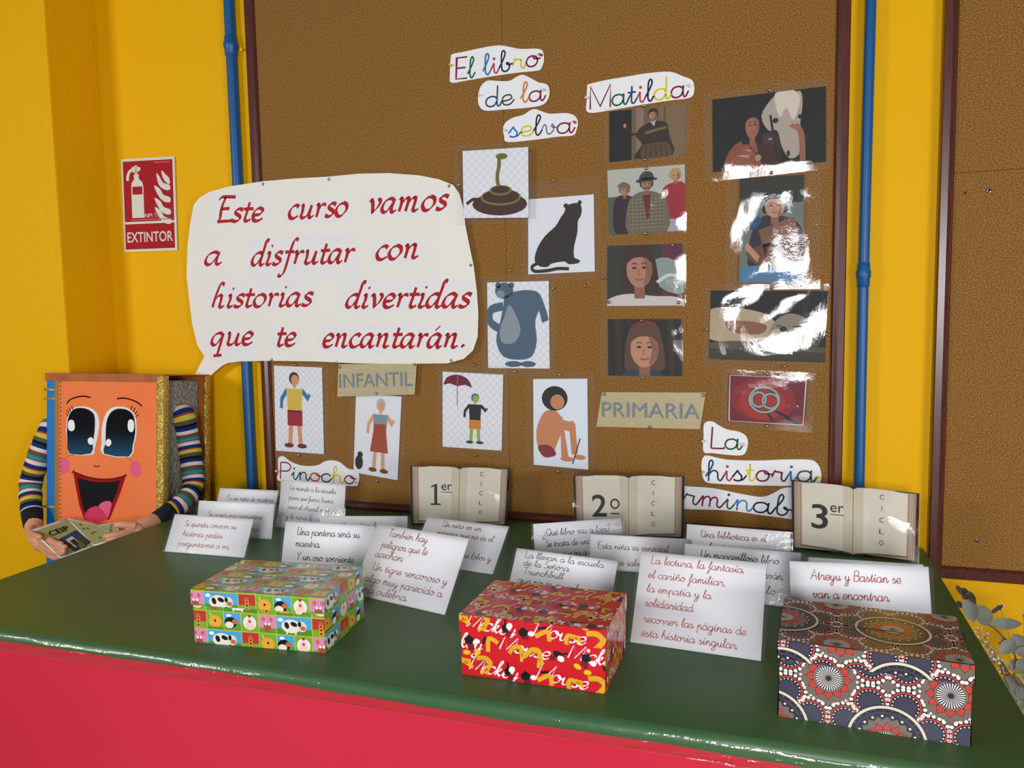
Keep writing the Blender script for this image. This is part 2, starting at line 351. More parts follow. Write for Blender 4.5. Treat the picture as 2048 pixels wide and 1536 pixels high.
# ------------------------------------------------------------ room
def structure(name, mb, m): return tag(mb.build(name, m), kind='structure')
structure('floor', MB().box(-4.6, 3.6, -5.6, .3, -.1, 0), floor_m)
structure('wall_back', MB().box(-2.107, 3.6, .02, .2, 0, 2.9), yellow)
structure('wall_left', MB().box(-4.6, -2.107, -.176, .2, 0, 2.9, .006), yellow2)

def frame_board(name, x0, x1, z0, z1, wf, label, cat, group, seams):
    """x0..z1 outer edges; profiled timber frame round sheets of cork"""
    o = empty(name, ((x0+x1)/2, .02, z0), label, cat, group)
    for nm, horiz, a, b, c, sg in (('frame_rail', 1, x0, x1, z0, 1), ('frame_rail', 1, x0, x1, z1, -1), ('frame_stile', 0, z0, z1, x0, 1), ('frame_stile', 0, z0, z1, x1, -1)):
        prof = [(0, .0195), (0, -.006), (.003, -.012), (wf*.55, -.014), (wf*.82, -.009), (wf*.86, -.0095), (wf, -.003), (wf, .0195)]   # (inward, Y)
        V, F = [], []; n = len(prof)
        for e in (a, b):
            s2 = 1 if e == a else -1
            for d, y in prof: V.append((e+s2*d, y, c+sg*d) if horiz else (c+sg*d, y, e+s2*d))
        for i in range(n): F.append((i, (i+1) % n, n+(i+1) % n, n+i))
        F += [tuple(range(n))[::-1], tuple(range(n, 2*n))]; mesh(nm, V, F, wood_red, o)
    for (a, b, c, d) in seams: mesh('cork_panel', *(lambda m_: (m_.v, m_.f))(MB().box(a, b, 0, .0195, c, d)), cork, o)
    return o
frame_board('cork_board', -1.5195, .1578, .7245, 2.45, .032, 'large cork notice board in the middle, covered with pinned pictures', 'notice board', 'cork notice boards on the yellow wall',
    [(-1.489, -.7115, .756, 2.42), (-.7105, .127, .756, 2.42)])
frame_board('cork_board', .3538, 1.75, .662, 2.45, .031, 'bare cork notice board at the right edge, with only three screws in it', 'notice board', 'cork notice boards on the yellow wall',
    [(.384, 1.72, .69, 1.6205), (.384, 1.72, 1.6215, 2.42)])

def pipe(x, z_joint, label, bend=0):
    z0, z1 = .02, 2.86
    pts = [(x+bend*math.sin((z-.3)*1.7), .0035 if x < 0 else -.002, z) for z in [z0+(z1-z0)*k/24 for k in range(25)]]
    o = MB().tube(pts, .0165 if x < 0 else .012, 16).build('wall_pipe', blue, None, True); tag(o, label, 'pipe', 'blue pipes running up the wall')
    xx = x+bend*math.sin((z_joint-.3)*1.7); r = .0165 if x < 0 else .012
    MB().lathe([(r, -.032), (r*1.14, -.03), (r*1.18, -.012), (r*1.36, -.006), (r*1.36, .006), (r*1.18, .012), (r*1.14, .026), (r, .028)], (xx, .0035 if x < 0 else -.002, z_joint), 18).build('coupling', blue, o, True)
    for z in (z_joint, .4, 2.6): MB().box(xx-.006, xx+.006, .0, .021, z-.01, z+.01).build('pipe_clip', blue, o)
    return o
pipe(-1.580, 2.14, 'blue painted pipe left of the large cork board')
pipe(.201, 1.396, 'blue painted pipe between the two cork boards', -.0035)
mesh('screw', *(lambda m_: (m_.v, m_.f))(MB().tube([(-1.548, .021, 2.128), (-1.548, .008, 2.126)], [.004, .005], 8)), yellow); tag(bpy.context.scene.objects['screw'], 'small yellow painted plug beside the coupling of the left pipe', 'screw')

# ------------------------------------------------------------ fire extinguisher sign
def quad3(pts, Y): return [(x, Y, z) for x, z in pts]
sq = [(-2.0346,1.8385),(-1.822,1.8315),(-1.8309,1.5366),(-2.044,1.5389)]
sg = empty('safety_sign', (sq[2][0], .018, sq[2][1]), 'red and white fire extinguisher sign reading EXTINTOR, on the yellow wall', 'sign')
sf = quadmap(quad3(sq, .014))
sheet_mesh('panel', sf, mat('sign_plastic', 'd9d8cc', .4), sg, 1, 1, .003, smooth=False)
A = Art(sf); RD = 'a60a1c'; WH = 'dcdcd0'
A.rect(.035, .028, .965, .675, RD, 1); A.rect(.035, .70, .965, .972, RD, 1)
A.poly([(.18, .31), (.19, .26), (.24, .22), (.235, .17), (.28, .165), (.33, .17), (.33, .22), (.39, .25), (.41, .30), (.41, .635), (.18, .635)], WH, 2)
A.rect(.2, .30, .39, .385, RD, 3); A.poly([(.2, .09), (.3, .085), (.37, .1), (.36, .13), (.3, .145), (.22, .15)], WH, 2); A.rect(.255, .075, .305, .17, WH, 2)
A.line([(.22, .115), (.155, .14), (.12, .19), (.115, .235)], .028, WH, 2, aspect=.55)
for k, (dy, w_) in enumerate(((0, .17), (.13, .22), (.26, .26), (.36, .2))):
    A.blob([.66-.05*(k > 0), .17+dy, .72, .205+dy, .78, .27+dy, .90, .30+dy, .90, .35+dy, .80, .345+dy, .70, .29+dy], WH, 2, 3)
A.blob([.76, .14, .84, .19, .9, .23, .9, .29, .82, .26, .77, .2], WH, 2, 3)
A.type('NM', .42, .635, .56, .045, WH, 3, .012, vs=-1); A.rect(.62, .045, .92, .06, 'c45a5a', 2)
for k in range(3): A.rect(.60, .585+.018*k, .66+.03*(k % 2), .592+.018*k, 'd89a98', 3)
A.rect(.16, .652, .93, .66, 'c87878', 2)
A.type('EXTINTOR', .07, .895, .93, .112, WH, 2, .012, vs=-1)
A.build('printed_pictogram', art_m, sg)

# ------------------------------------------------------------ speech bubble
bub = [(-1.7313,1.6706),(-1.7099,1.6903),(-1.6718,1.7065),(-1.6007,1.7181),(-1.4742,1.7257),(-1.3522,1.7263),(-1.2493,1.7237),(-1.149,1.7254),(-1.0516,1.7199),(-0.957,1.7069),(-0.897,1.6919),(-0.8561,1.6738),(-0.8385,1.6498),(-0.8282,1.6118),(-0.8226,1.5615),(-0.8105,1.4983),(-0.8004,1.4476),(-0.7929,1.38),(-0.7899,1.3166),(-0.7936,1.2529),(-0.8082,1.2145),(-0.8364,1.1909),(-0.888,1.1778),(-1.0218,1.176),(-1.1707,1.1769),(-1.3256,1.1823),(-1.4871,1.1838),(-1.5874,1.1817),(-1.6331,1.1768),(-1.6566,1.1671),(-1.6807,1.1511),(-1.7233,1.1202),(-1.7471,1.1141),(-1.7633,1.1374),(-1.7569,1.1457),(-1.7213,1.1978),(-1.7455,1.2308),(-1.7616,1.2986),(-1.7679,1.3805),(-1.7731,1.4525),(-1.7627,1.5473),(-1.7499,1.6082)]
YB = -.017
bo = outline_mesh('speech_bubble', bub, YB, .0012, cream_paper); tag(bo, 'large cream speech bubble poster with red italic lettering pinned over the board', 'poster')
A2 = Art(wallmap(YB)); A3 = Art(wallmap(YB))
RL = 'b01520'
words = [['Este',(-1.6634,1.6141),(-1.4795,1.6091)],['curso',(-1.3931,1.6105),(-1.1911,1.6085)],['vamos',(-1.1277,1.6116),(-0.8785,1.6092)],['a',(-1.7042,1.4835),(-1.6373,1.4849)],['disfrutar',(-1.5316,1.4765),(-1.1765,1.4738)],['con',(-1.1052,1.4778),(-0.9641,1.479)],['historias',(-1.6901,1.3512),(-1.323,1.3502)],['divertidas',(-1.2097,1.3422),(-0.8167,1.3361)],['que',(-1.6958,1.2325),(-1.5368,1.2347)],['te',(-1.4573,1.2297),(-1.3843,1.2304)],['encantarán.',(-1.2931,1.2264),(-0.831,1.2231)]]
XH = .0375
for wd, p, q in words:
    L0 = math.hypot(q[0]-p[0], q[1]-p[1]); dx, dz = (q[0]-p[0])/L0, (q[1]-p[1])/L0
    asc = XH*(2.0 if any(c in wd for c in 'Edfhb') else 1.62 if ('i' in wd or '\u00e1' in wd or 't' in wd) else 1.12); dsc = XH*(1.05 if any(c in wd for c in 'qf') else .18)
    m_ = .016; a_, b_, c_, d_ = -m_, L0+m_*.7, -dsc-m_*.5, asc+m_*.5; rr = .015
    bx = [(a_, c_+rr), (a_, d_-rr), (a_+rr, d_), ((a_+b_)/2, d_+.003), (b_-rr, d_-.002), (b_, d_-rr), (b_+.002, c_+rr), (b_-rr, c_), ((a_+b_)/2, c_-.003), (a_+rr, c_)]
    A2.poly(closed([(p[0]+x*dx-y*dz, p[1]+x*dz+y*dx) for x, y in bx], 3), 'ebeaea', 1+.25*(words.index([wd, p, q]) % 4))
    A3.write(wd, p[0], p[1], q[0], q[1], XH, RL, w=.37, table=ITA, slant=.24, nib=math.radians(38), lay=2, sub=6)
A2.build('word_backing', art_m, bo); A3.build('lettering', art_m, bo)

# ------------------------------------------------------------ cut-out title words
def cutout(label, outline, texts, Y=-.002, group='white cut-out title words pinned to the board'):
    o = outline_mesh('title_card', closed(outline, 4), Y, .001, paper); tag(o, label, 'title card', group)
    A = Art(wallmap(Y))
    for t, p, q, xh, cols in texts: A.write(t, p[0], p[1], q[0], q[1], xh, cols, w=.17, slant=.05, lay=1, cap=True, sub=6)
    A.build('lettering', art_m, o); return o
MA, GR, BL, RE, NA, YE, OR, OL, GY, DB = '7d2240', '1f6038', '2a70b8', 'b8404a', '222546', 'd8cc18', 'dd7a2c', '44592f', '84868c', '1f4a70'
cutout('white cut-out card lettered El libro, top line of its title', [(-0.8605,2.0194),(-0.8552,2.0294),(-0.8216,2.0319),(-0.7636,2.0363),(-0.7208,2.0368),(-0.6907,2.0296),(-0.6589,2.0203),(-0.6076,2.0143),(-0.5949,2.0019),(-0.5944,1.9818),(-0.6005,1.9661),(-0.6124,1.959),(-0.676,1.9597),(-0.7572,1.9572),(-0.8194,1.9544),(-0.8615,1.9543),(-0.8637,1.9819)],
    [('El', (-0.8486,1.9615), (-0.791,1.9607), .027, [MA, GR]), ('libro', (-0.7661,1.9633), (-0.6042,1.9724), .027, [BL, RE, NA, YE, MA])])
cutout('white cut-out card lettered de la, below El libro', [(-0.7808,1.9165),(-0.772,1.9363),(-0.7533,1.9475),(-0.7247,1.9437),(-0.6924,1.9403),(-0.6722,1.9482),(-0.6541,1.9525),(-0.6364,1.9444),(-0.609,1.9279),(-0.5875,1.9209),(-0.5799,1.9073),(-0.5821,1.8856),(-0.5981,1.8688),(-0.6377,1.8652),(-0.6979,1.8664),(-0.7591,1.8684),(-0.7775,1.8804),(-0.7824,1.8978)],
    [('de', (-0.7608,1.8779), (-0.6802,1.8781), .026, [DB, OL]), ('la', (-0.6603,1.8801), (-0.5918,1.88), .026, [OR, MA])], -.0035)
cutout('white cut-out card lettered selva, lowest line of its title', [(-0.7118,1.8197),(-0.7026,1.8339),(-0.6822,1.8433),(-0.6539,1.8481),(-0.6338,1.8581),(-0.6199,1.8598),(-0.6023,1.8526),(-0.5788,1.8441),(-0.5361,1.8416),(-0.5131,1.8333),(-0.5033,1.816),(-0.5077,1.7945),(-0.5175,1.7825),(-0.5601,1.7825),(-0.6192,1.78),(-0.6996,1.7803),(-0.7094,1.797)],
    [('selva', (-0.6961,1.7924), (-0.5134,1.7899), .026, [BL, YE, NA, GY, MA])])
cutout('white cut-out card lettered Matilda above the column of four photos', [(-0.4773,1.9004),(-0.4723,1.9089),(-0.4253,1.9147),(-0.3699,1.9177),(-0.3262,1.9201),(-0.2654,1.918),(-0.2301,1.9028),(-0.2091,1.8919),(-0.2028,1.8757),(-0.2055,1.8552),(-0.2195,1.8479),(-0.2618,1.8469),(-0.3337,1.8433),(-0.4072,1.8378),(-0.4748,1.837),(-0.4791,1.8681)],
    [('Matilda', (-0.4723,1.8459), (-0.2188,1.8532), .0265, [MA, GR, DB, RE, NA, YE, MA])], -.0035)
cutout('white cut-out card lettered Pinocho at the lower left of the board', [(-1.4752,0.8729),(-1.4678,0.8831),(-1.4536,0.8843),(-1.4264,0.868),(-1.3832,0.8577),(-1.3358,0.8615),(-1.308,0.8748),(-1.2807,0.8794),(-1.2541,0.8737),(-1.2282,0.8561),(-1.2019,0.8522),(-1.1911,0.8374),(-1.1939,0.8152),(-1.2,0.8047),(-1.2304,0.802),(-1.3073,0.8025),(-1.3858,0.8036),(-1.4758,0.806),(-1.4756,0.8342)],
    [('Pinocho', (-1.4722,0.8145), (-1.2028,0.8094), .0245, [MA, GR, DB, RE, NA, YE, MA])], -.003)
cutout('small white cut-out card lettered La, below the red knot photo', [(-0.177,0.9902),(-0.1771,1.0166),(-0.1699,1.0273),(-0.1536,1.0285),(-0.1391,1.0195),(-0.1176,1.009),(-0.0891,1.0042),(-0.0714,0.9937),(-0.0659,0.9753),(-0.071,0.9528),(-0.0816,0.9431),(-0.1172,0.9428),(-0.1532,0.9459),(-0.1768,0.9487)],
    [('La', (-0.1608,0.9587), (-0.0808,0.9578), .026, [MA, GR])])
cutout('white cut-out card lettered historia, right of the 2nd cycle book sign', [(-0.1822,0.9182),(-0.1768,0.9355),(-0.164,0.9386),(-0.1171,0.9304),(-0.0462,0.9308),(0.0231,0.9363),(0.0774,0.9386),(0.0977,0.9322),(0.1087,0.9127),(0.1085,0.8836),(0.0919,0.8736),(0.0239,0.8689),(-0.0456,0.8664),(-0.1347,0.8655),(-0.171,0.8693),(-0.1803,0.8917)],
    [('historia', (-0.1706,0.873), (0.0993,0.8835), .0265, [DB, RE, NA, YE, MA, MA, BL, OL])])
cutout('long white cut-out card lettered interminable, half hidden behind two book signs', [(-0.386,0.8701),(-0.3396,0.8685),(-0.2636,0.8588),(-0.2244,0.8551),(-0.1527,0.8532),(-0.0808,0.842),(-0.0313,0.8373),(-0.0035,0.8482),(0.0205,0.8625),(0.0514,0.8641),(0.0856,0.8458),(0.1127,0.8327),(0.1102,0.7776),(0.0798,0.7755),(0.0387,0.7839),(-0.0273,0.7889),(-0.1162,0.7964),(-0.2243,0.7935),(-0.3015,0.7984),(-0.3902,0.8029)],
    [('interminable', (-0.3677,0.8178), (0.1044,0.7873), .0262, [BL, RE, GR, MA, '50482f', MA, GR, '4a86c0', '1d1d3a', '183a30', BL, MA])])

# ------------------------------------------------------------ laminated prints on the board
def checker(A, asp, a='eceef2', b='dfe2ea', n=17):
    A.rect(0, 0, 1, 1, a, 1); m = int(n*asp)
    for j in range(m):
        for i in range(n):
            if (i+j) % 2: A.rect(i/n, j/m, (i+1)/n, (j+1)/m, b, 2)
def bumpfilm(name, q, Y, amp, seed, parent, m=None, n=30):
    """clear pouch: a wavy film in front of the print, its four edges near the board"""
    rnd = random.Random(seed); ph = [(rnd.uniform(1.5, 6), rnd.uniform(1.5, 6), rnd.uniform(0, 6.3), rnd.uniform(.4, 1)) for _ in range(6)]
    base = quadmap(quad3(q, Y))
    def fm(u, v, h):
        e = min(1, 6*min(u, 1-u)+.15)*min(1, 6*min(v, 1-v)+.15); z = 0
        for a, b, c, w_ in ph: z += w_*math.sin(a*u*2+b*v*2+c)
        z += .45*math.sin(seed+9*u+17*v+2*math.sin(5*u))+.3*math.sin(23*u-11*v+seed)
        return base(u, v, h+amp*(1+z/5)*(.35+.65*e))
    return sheet_mesh(name, fm, m or film, parent, n, n, .0004)
def print_sheet(label, q, lam, draw, Y=-.002, amp=.0015, seed=1, group='laminated pictures pinned to the board', backing='f0f0f4', gloss=False, name='laminated_picture'):
    o = empty(name, (sum(p[0] for p in q)/4, Y, min(p[1] for p in q)), label, 'picture', group)
    fm = quadmap(quad3(q, Y)); sheet_mesh('paper', fm, mat('paper_'+backing, backing, .7), o, 1, 1, .0008, smooth=False)
    A = Art(fm, (0, 0, 1, 1)); asp = math.dist(q[0], q[3])/math.dist(q[0], q[1]); draw(A, asp)
    if A.v: A.build('printed_image', art_m, o)
    bumpfilm('laminate', lam, Y-.0022, amp, seed, o)
    return o
def quadart(name): pass
SK, SK2 = 'd9a27c', 'c98a66'
def figure(A, x, y, h, skin, hair, top, bottom, shoe, pose=0, lay=3, arm=None, asp=1.5):
    """plain generic person, y = top of the head, h = height (both in sheet heights)"""
    w_ = h*asp; L = lambda fx: x+fx*w_; Tt = lambda fy: y+fy*h
    A.el(L(0), Tt(.09), .075*w_, .085*h, hair, lay); A.el(L(.012), Tt(.11), .058*w_, .07*h, skin, lay+1)
    A.rect(L(-.02), Tt(.16), L(.02), Tt(.21), skin, lay)
    A.poly([(L(-.12), Tt(.22)), (L(.12), Tt(.22)), (L(.10), Tt(.52)), (L(-.10), Tt(.52))], top, lay+1)
    A.line([(L(-.11), Tt(.24)), (L(-.19), Tt(.36)), (L(-.2), Tt(.48))], .045*w_, arm or top, lay, False); A.line([(L(.11), Tt(.24)), (L(.2), Tt(.34)), (L(.22), Tt(.28))], .045*w_, arm or top, lay, False)
    A.poly([(L(-.11), Tt(.5)), (L(.11), Tt(.5)), (L(.11), Tt(.7)), (L(-.11), Tt(.7))], bottom, lay+1)
    for sx in (-.06, .06):
        A.line([(L(sx), Tt(.68)), (L(sx*1.3), Tt(.95))], .06*w_, skin, lay, False); A.el(L(sx*1.6), Tt(.96), .07*w_, .03*h, shoe, lay+1)
def a_snake(A, asp):
    checker(A, asp); A.line([(.57, .62), (.53, .42), (.56, .24), (.56, .12)], .055, '6e6a2c', 3); A.el(.60, .11, .09, .045, '6e6a2c', 4)
    A.line([(.26, .74), (.16, .72), (.05, .79)], .045, '3a1d13', 3)
    A.el(.56, .80, .42, .165, '43231a', 3); A.el(.58, .70, .31, .12, '7a7636', 4); A.el(.58, .69, .28, .10, '43231a', 5); A.el(.58, .60, .17, .075, '7a7636', 6); A.el(.58, .59, .14, .055, '43231a', 7)
def a_panther(A, asp):
    A.rect(0, 0, 1, 1, 'e6e9f0', 1); K = '2b2520'
    A.blob([.10, .82, .14, .66, .26, .50, .42, .38, .50, .27, .56, .2, .58, .13, .66, .10, .78, .10, .82, .18, .80, .27, .76, .33, .75, .48, .70, .66, .70, .80, .78, .84, .76, .88, .62, .89, .55, .85, .36, .87, .30, .91, .18, .90], K, 3)
    A.el(.58, .12, .035, .03, K, 3); A.el(.79, .09, .03, .028, K, 3); A.line([(.14, .86), (.06, .90), (.10, .96), (.30, .96), (.45, .94), (.62, .95)], .045, K, 3)
def a_bear(A, asp):
    checker(A, asp); B = '4a6478'
    A.el(.28, .10, .15, .095, B, 3); A.el(.18, .035, .045, .035, B, 3); A.el(.40, .04, .045, .035, B, 3); A.el(.22, .14, .07, .045, '7f939f', 4)
    A.blob([.30, .16, .55, .10, .82, .12, .88, .25, .78, .45, .80, .68, .72, .86, .5, .90, .25, .86, .14, .68, .2, .48, .26, .3], B, 3); A.line([(.82, .18), (.90, .34), (.94, .46)], .11, B, 3); A.line([(.26, .28), (.06, .32), (.05, .46), (.2, .54)], .10, B, 3)
    A.blob([.36, .26, .48, .4, .54, .56, .44, .70, .24, .70, .2, .56, .28, .4], '8c99a0', 4); A.el(.42, .95, .14, .035, B, 4); A.el(.66, .95, .12, .035, B, 4)
def a_boy1(A, asp): checker(A, asp); figure(A, .42, .06, .9, 'd8946c', '3b2418', 'd8b84a', '9c1c28', '6a2420', asp=asp, arm='3a74a8')
def a_man(A, asp):
    A.rect(0, 0, 1, 1, 'e8e9f0', 1); figure(A, .56, .03, .93, 'd8a07a', 'b9bdc2', '7f9aa2', 'a8452a', '7a3a22', asp=.9*asp, arm='d8a07a')
    A.poly([(.44, .35), (.68, .35), (.76, .70), (.36, .70)], 'a8452a', 6); A.el(.12, .86, .09, .09, '22201f', 4); A.el(.14, .76, .06, .04, '22201f', 4)
def a_umbrella(A, asp):
    checker(A, asp); A.blob([.02, .17, .08, .07, .25, .03, .42, .08, .49, .19, .38, .16, .25, .18, .12, .15], '6e1428', 3); A.line([(.25, .04), (.25, .44)], .014, 'a06a2c', 4, False)
    figure(A, .55, .26, .68, '9fb03a', '35699a', '24211f', 'd2822a', '24384a', asp=1.1*asp)
def a_seated(A, asp):
    A.rect(0, 0, 1, 1, 'e4ecf6', 1); s = 'c9875a'; k = '231c1a'
    A.el(.40, .22, .24, .14, k, 3); A.el(.45, .26, .13, .085, s, 4); A.blob([.2, .38, .42, .36, .55, .5, .42, .74, .2, .84, .08, .78, .06, .58], s, 3)
    A.line([(.3, .84), (.52, .52), (.58, .88)], .13, s, 4, False); A.line([(.45, .5), (.72, .54), (.76, .84)], .11, s, 3, False); A.blob([.08, .78, .3, .76, .42, .86, .2, .90], '8a2a34', 5)
    A.line([(.28, .44), (.5, .52), (.75, .5)], .07, s, 5); A.el(.62, .90, .12, .03, s, 5); A.el(.85, .87, .11, .028, s, 5); A.line([(.86, .66), (.72, .95)], .02, '5a3a24', 5, False)
def face(A, cx, cy, rx, ry, skin, hair, lay=3, hairdown=0, side='8f5f48', shut=False):
    A.blob([cx-rx*1.35, cy-ry*.2, cx-rx*.9, cy-ry*1.2, cx, cy-ry*1.45, cx+rx*.95, cy-ry*1.2, cx+rx*1.35, cy-ry*.1, cx+rx*(1.2+.3*hairdown), cy+ry*(.3+hairdown), cx+rx*.8, cy+ry*(.5+hairdown*.9), cx-rx*.8, cy+ry*(.5+hairdown*.9), cx-rx*(1.2+.3*hairdown), cy+ry*(.3+hairdown)], hair, lay)
    A.rect(cx-rx*.4, cy+ry*.6, cx+rx*.4, cy+ry*1.6, side, lay+1); A.el(cx, cy, rx, ry, skin, lay+2, n=24); A.blob([cx+rx*.2, cy-ry*.85, cx+rx*.9, cy-ry*.4, cx+rx*.9, cy+ry*.4, cx+rx*.3, cy+ry*.9, cx+rx*.55, cy], side, lay+3)
    A.blob([cx-rx*1.02, cy-ry*.35, cx-rx*.8, cy-ry*1.02, cx, cy-ry*1.2, cx+rx*.8, cy-ry*1.02, cx+rx*1.02, cy-ry*.35, cx+rx*.5, cy-ry*.62, cx, cy-ry*.66, cx-rx*.5, cy-ry*.6], hair, lay+4)
    for sx in (-.38, .38):
        A.el(cx+sx*rx, cy-ry*.08, rx*.17, ry*.07, '2c1c18', lay+5, n=8); A.line([(cx+(sx-.2)*rx, cy-ry*.28), (cx+sx*rx, cy-ry*.34), (cx+(sx+.2)*rx, cy-ry*.28)], ry*.05, hair, lay+5)
    A.line([(cx, cy), (cx-rx*.1, cy+ry*.28), (cx+rx*.08, cy+ry*.3)], ry*.04, side, lay+5); A.line([(cx-rx*.32, cy+ry*.52), (cx, cy+ry*.58), (cx+rx*.32, cy+ry*.52)], ry*.09, 'a04c48', lay+5)
def ph_coat(A, asp):
    A.rect(0, 0, 1, 1, '6f5a42', 1); A.rect(0, 0, .3, 1, '120e0c', 2); A.rect(.36, 0, .46, 1, '8a755c', 2); A.rect(.66, 0, 1, 1, '7d6548', 2); A.rect(.72, 0, .75, 1, '60503a', 3)
    A.blob([.34, .98, .44, .72, .36, .55, .40, .4, .52, .30, .64, .28, .76, .34, .80, .6, .84, .98], '33241a', 4); A.blob([.46, .72, .6, .68, .76, .7, .82, .98, .44, .98], '5e4329', 5); A.line([(.48, .5), (.6, .46), (.76, .42)], .05, '7f6236', 6); A.line([(.44, .70), (.78, .68)], .03, '201610', 6)
    for k in range(5): A.line([(.5+.06*k, .74), (.48+.075*k, .97)], .012, '2b1c12', 6, False)
    A.poly([(.54, .27), (.62, .26), (.60, .38)], 'b8b8c0', 6); A.line([(.40, .5), (.30, .5), (.22, .34)], .04, '2b1c12', 5, False); A.el(.21, .31, .02, .045, 'c07a60', 6); face(A, .58, .15, .052, .085, 'b98068', '2a1e18', 6)
def ph_trio(A, asp):
    A.rect(0, 0, 1, 1, 'b9b9ae', 1); A.rect(0, .42, .3, 1, '4d5c4a', 2); A.rect(.62, .55, 1, 1, 'a3a3b0', 2)
    A.blob([.08, .98, .08, .5, .2, .4, .36, .5, .36, .98], '2a2026', 4); face(A, .22, .33, .055, .08, 'b07c60', '6a5a48', 5); A.blob([.13, .27, .2, .2, .28, .24, .29, .3], '6d6450', 11)
    A.blob([.66, .6, .72, .34, .86, .26, 1.0, .3, 1.0, .75, .78, .8], '9c1d2c', 4); face(A, .88, .16, .06, .08, 'c08a6c', 'b8975a', 5)
    A.blob([.26, 1.0, .26, .56, .36, .4, .52, .36, .68, .42, .78, .6, .76, 1.0], '6e6650', 5)
    for k in range(9): A.line([(.3+.05*k, .46), (.3+.05*k, .95)], .006, '4a4436', 6, False)
    for k in range(9): A.line([(.28, .48+.055*k), (.74, .48+.055*k)], .006, 'a39a7e', 6, False)
    A.poly([(.46, .42), (.56, .42), (.54, .75), (.5, .8)], '6a1820', 7); face(A, .51, .26, .065, .1, 'a9765c', '2e2a26', 7); A.blob([.38, .19, .5, .16, .64, .17, .63, .2, .5, .22, .4, .23], '35373a', 13); A.blob([.42, .18, .46, .08, .52, .06, .58, .09, .6, .18], '3c3e42', 13); A.line([(.46, .32), (.51, .315), (.56, .32)], .014, '241a16', 14)
def ph_woman(A, asp):
    A.rect(0, 0, 1, 1, '2c3226', 1); A.rect(.72, 0, 1, 1, '5a2438', 2); A.blob([.6, .3, .8, .22, 1, .4, 1, .8, .7, .7], '8c9a94', 3); A.line([(.66, .62), (.82, .5), (1, .56)], .05, 'c9d2d4', 4)
    A.blob([0, 1, .06, .86, .3, .8, .6, .84, .9, .86, 1, 1], 'd0c8c4', 3); face(A, .43, .40, .17, .30, 'b27c68', '3a221c', 4, .9)
def ph_girl(A, asp):
    A.rect(0, 0, 1, 1, '231d17', 1); A.rect(.1, 0, .2, 1, '2f281e', 2); A.rect(.82, 0, .9, 1, '342a1e', 2); A.blob([.2, 1, .3, .9, .5, .94, .66, .9, .72, 1], '1f3f54', 3); face(A, .5, .52, .19, .33, 'c08a70', '5a4030', 4, .75); A.line([(.36, .12), (.5, .05), (.66, .1)], .05, '8c1c24', 11)
def ph_horse(A, asp):
    A.rect(0, 0, 1, 1, '0f0e0a', 1); A.blob([.12, 1, .16, .72, .28, .6, .46, .62, .54, 1], '8a4c34', 3); A.blob([.4, .6, .58, .55, .6, 1, .46, 1], '3c1e16', 4); face(A, .36, .42, .062, .17, 'a5684e', '1a1210', 5, 1.0); A.line([(.32, .66), (.40, .82), (.44, .66)], .008, '1c1410', 12, False); A.el(.41, .86, .028, .045, '9a8f6a', 12)
    A.blob([.44, .3, .52, .1, .60, .02, .68, .06, .78, .02, .80, .2, .78, .45, .80, .7, .76, .88, .68, .9, .62, .74, .58, .52, .5, .5], 'b0a294', 5); A.blob([.56, .02, .72, .0, .78, .14, .72, .4, .66, .22, .60, .34], 'd6cabb', 6); A.el(.565, .38, .025, .035, '1c1614', 8); A.el(.775, .36, .015, .03, '1c1614', 8); A.el(.675, .84, .015, .04, '2a1e1a', 8)
    A.line([(.52, .3), (.56, .7), (.6, .95)], .02, '241a14', 8); A.line([(.80, .95), (.79, .6), (.74, .46)], .05, '9a5f48', 9); A.line([(.76, .52), (.70, .46)], .05, 'a5684e', 10)
def ph_reader(A, asp):
    A.rect(0, 0, 1, 1, '6e746c', 1); A.rect(0, 0, 1, .25, '2c2e22', 2); A.blob([.16, .6, .3, .4, .5, .36, .8, .4, .98, .52, 1, .9, .2, .9], '272536', 3); A.blob([.14, .45, .28, .36, .34, .42, .2, .5], '284a78', 4); face(A, .55, .28, .15, .105, 'bd8c70', '1e1713', 4, .15)
    A.poly([(.3, .5), (.85, .38), (.95, .62), (.4, .74)], '7a5238', 9); A.blob([.1, .72, .5, .62, .95, .66, .9, .82, .4, .86], '6a4428', 9); A.line([(.1, .64), (.3, .78)], .07, 'b98a72', 10); A.blob([0, .86, .3, .84, .7, .82, 1, .84, 1, 1, 0, 1], '4c7ba0', 8)
def ph_dog(A, asp):
    A.rect(0, 0, 1, 1, '12110e', 1); A.rect(0, .78, 1, 1, '3c3626', 2); A.blob([0, .76, .3, .72, .7, .76, 1, .8, 1, .86, 0, .84], '55503e', 3)
    A.blob([-.02, .32, .1, .24, .3, .26, .5, .34, .58, .5, .56, .72, .3, .72, -.02, .70], 'b5a184', 4); A.blob([.14, .44, .36, .44, .5, .5, .44, .62, .2, .6], '8a5a3e', 5); A.line([(.32, .66), (.46, .68)], .06, 'b7a68c', 6)
    A.blob([.52, .74, .54, .5, .62, .36, .72, .32, .84, .4, .92, .6, .9, .76, .7, .78], '8d8172', 6); A.blob([.52, .76, .52, .62, .58, .54, .66, .56, .70, .66, .66, .76], 'b9ad99', 7); A.blob([.84, .42, .95, .56, .95, .76, .88, .74], '4e463c', 8); A.el(.64, .54, .03, .04, '2c2622', 9); A.line([(.58, .5), (.62, .49)], .015, '4a3428', 9, False); A.line([(.72, .5), (.79, .5)], .02, '5a382c', 9, False)
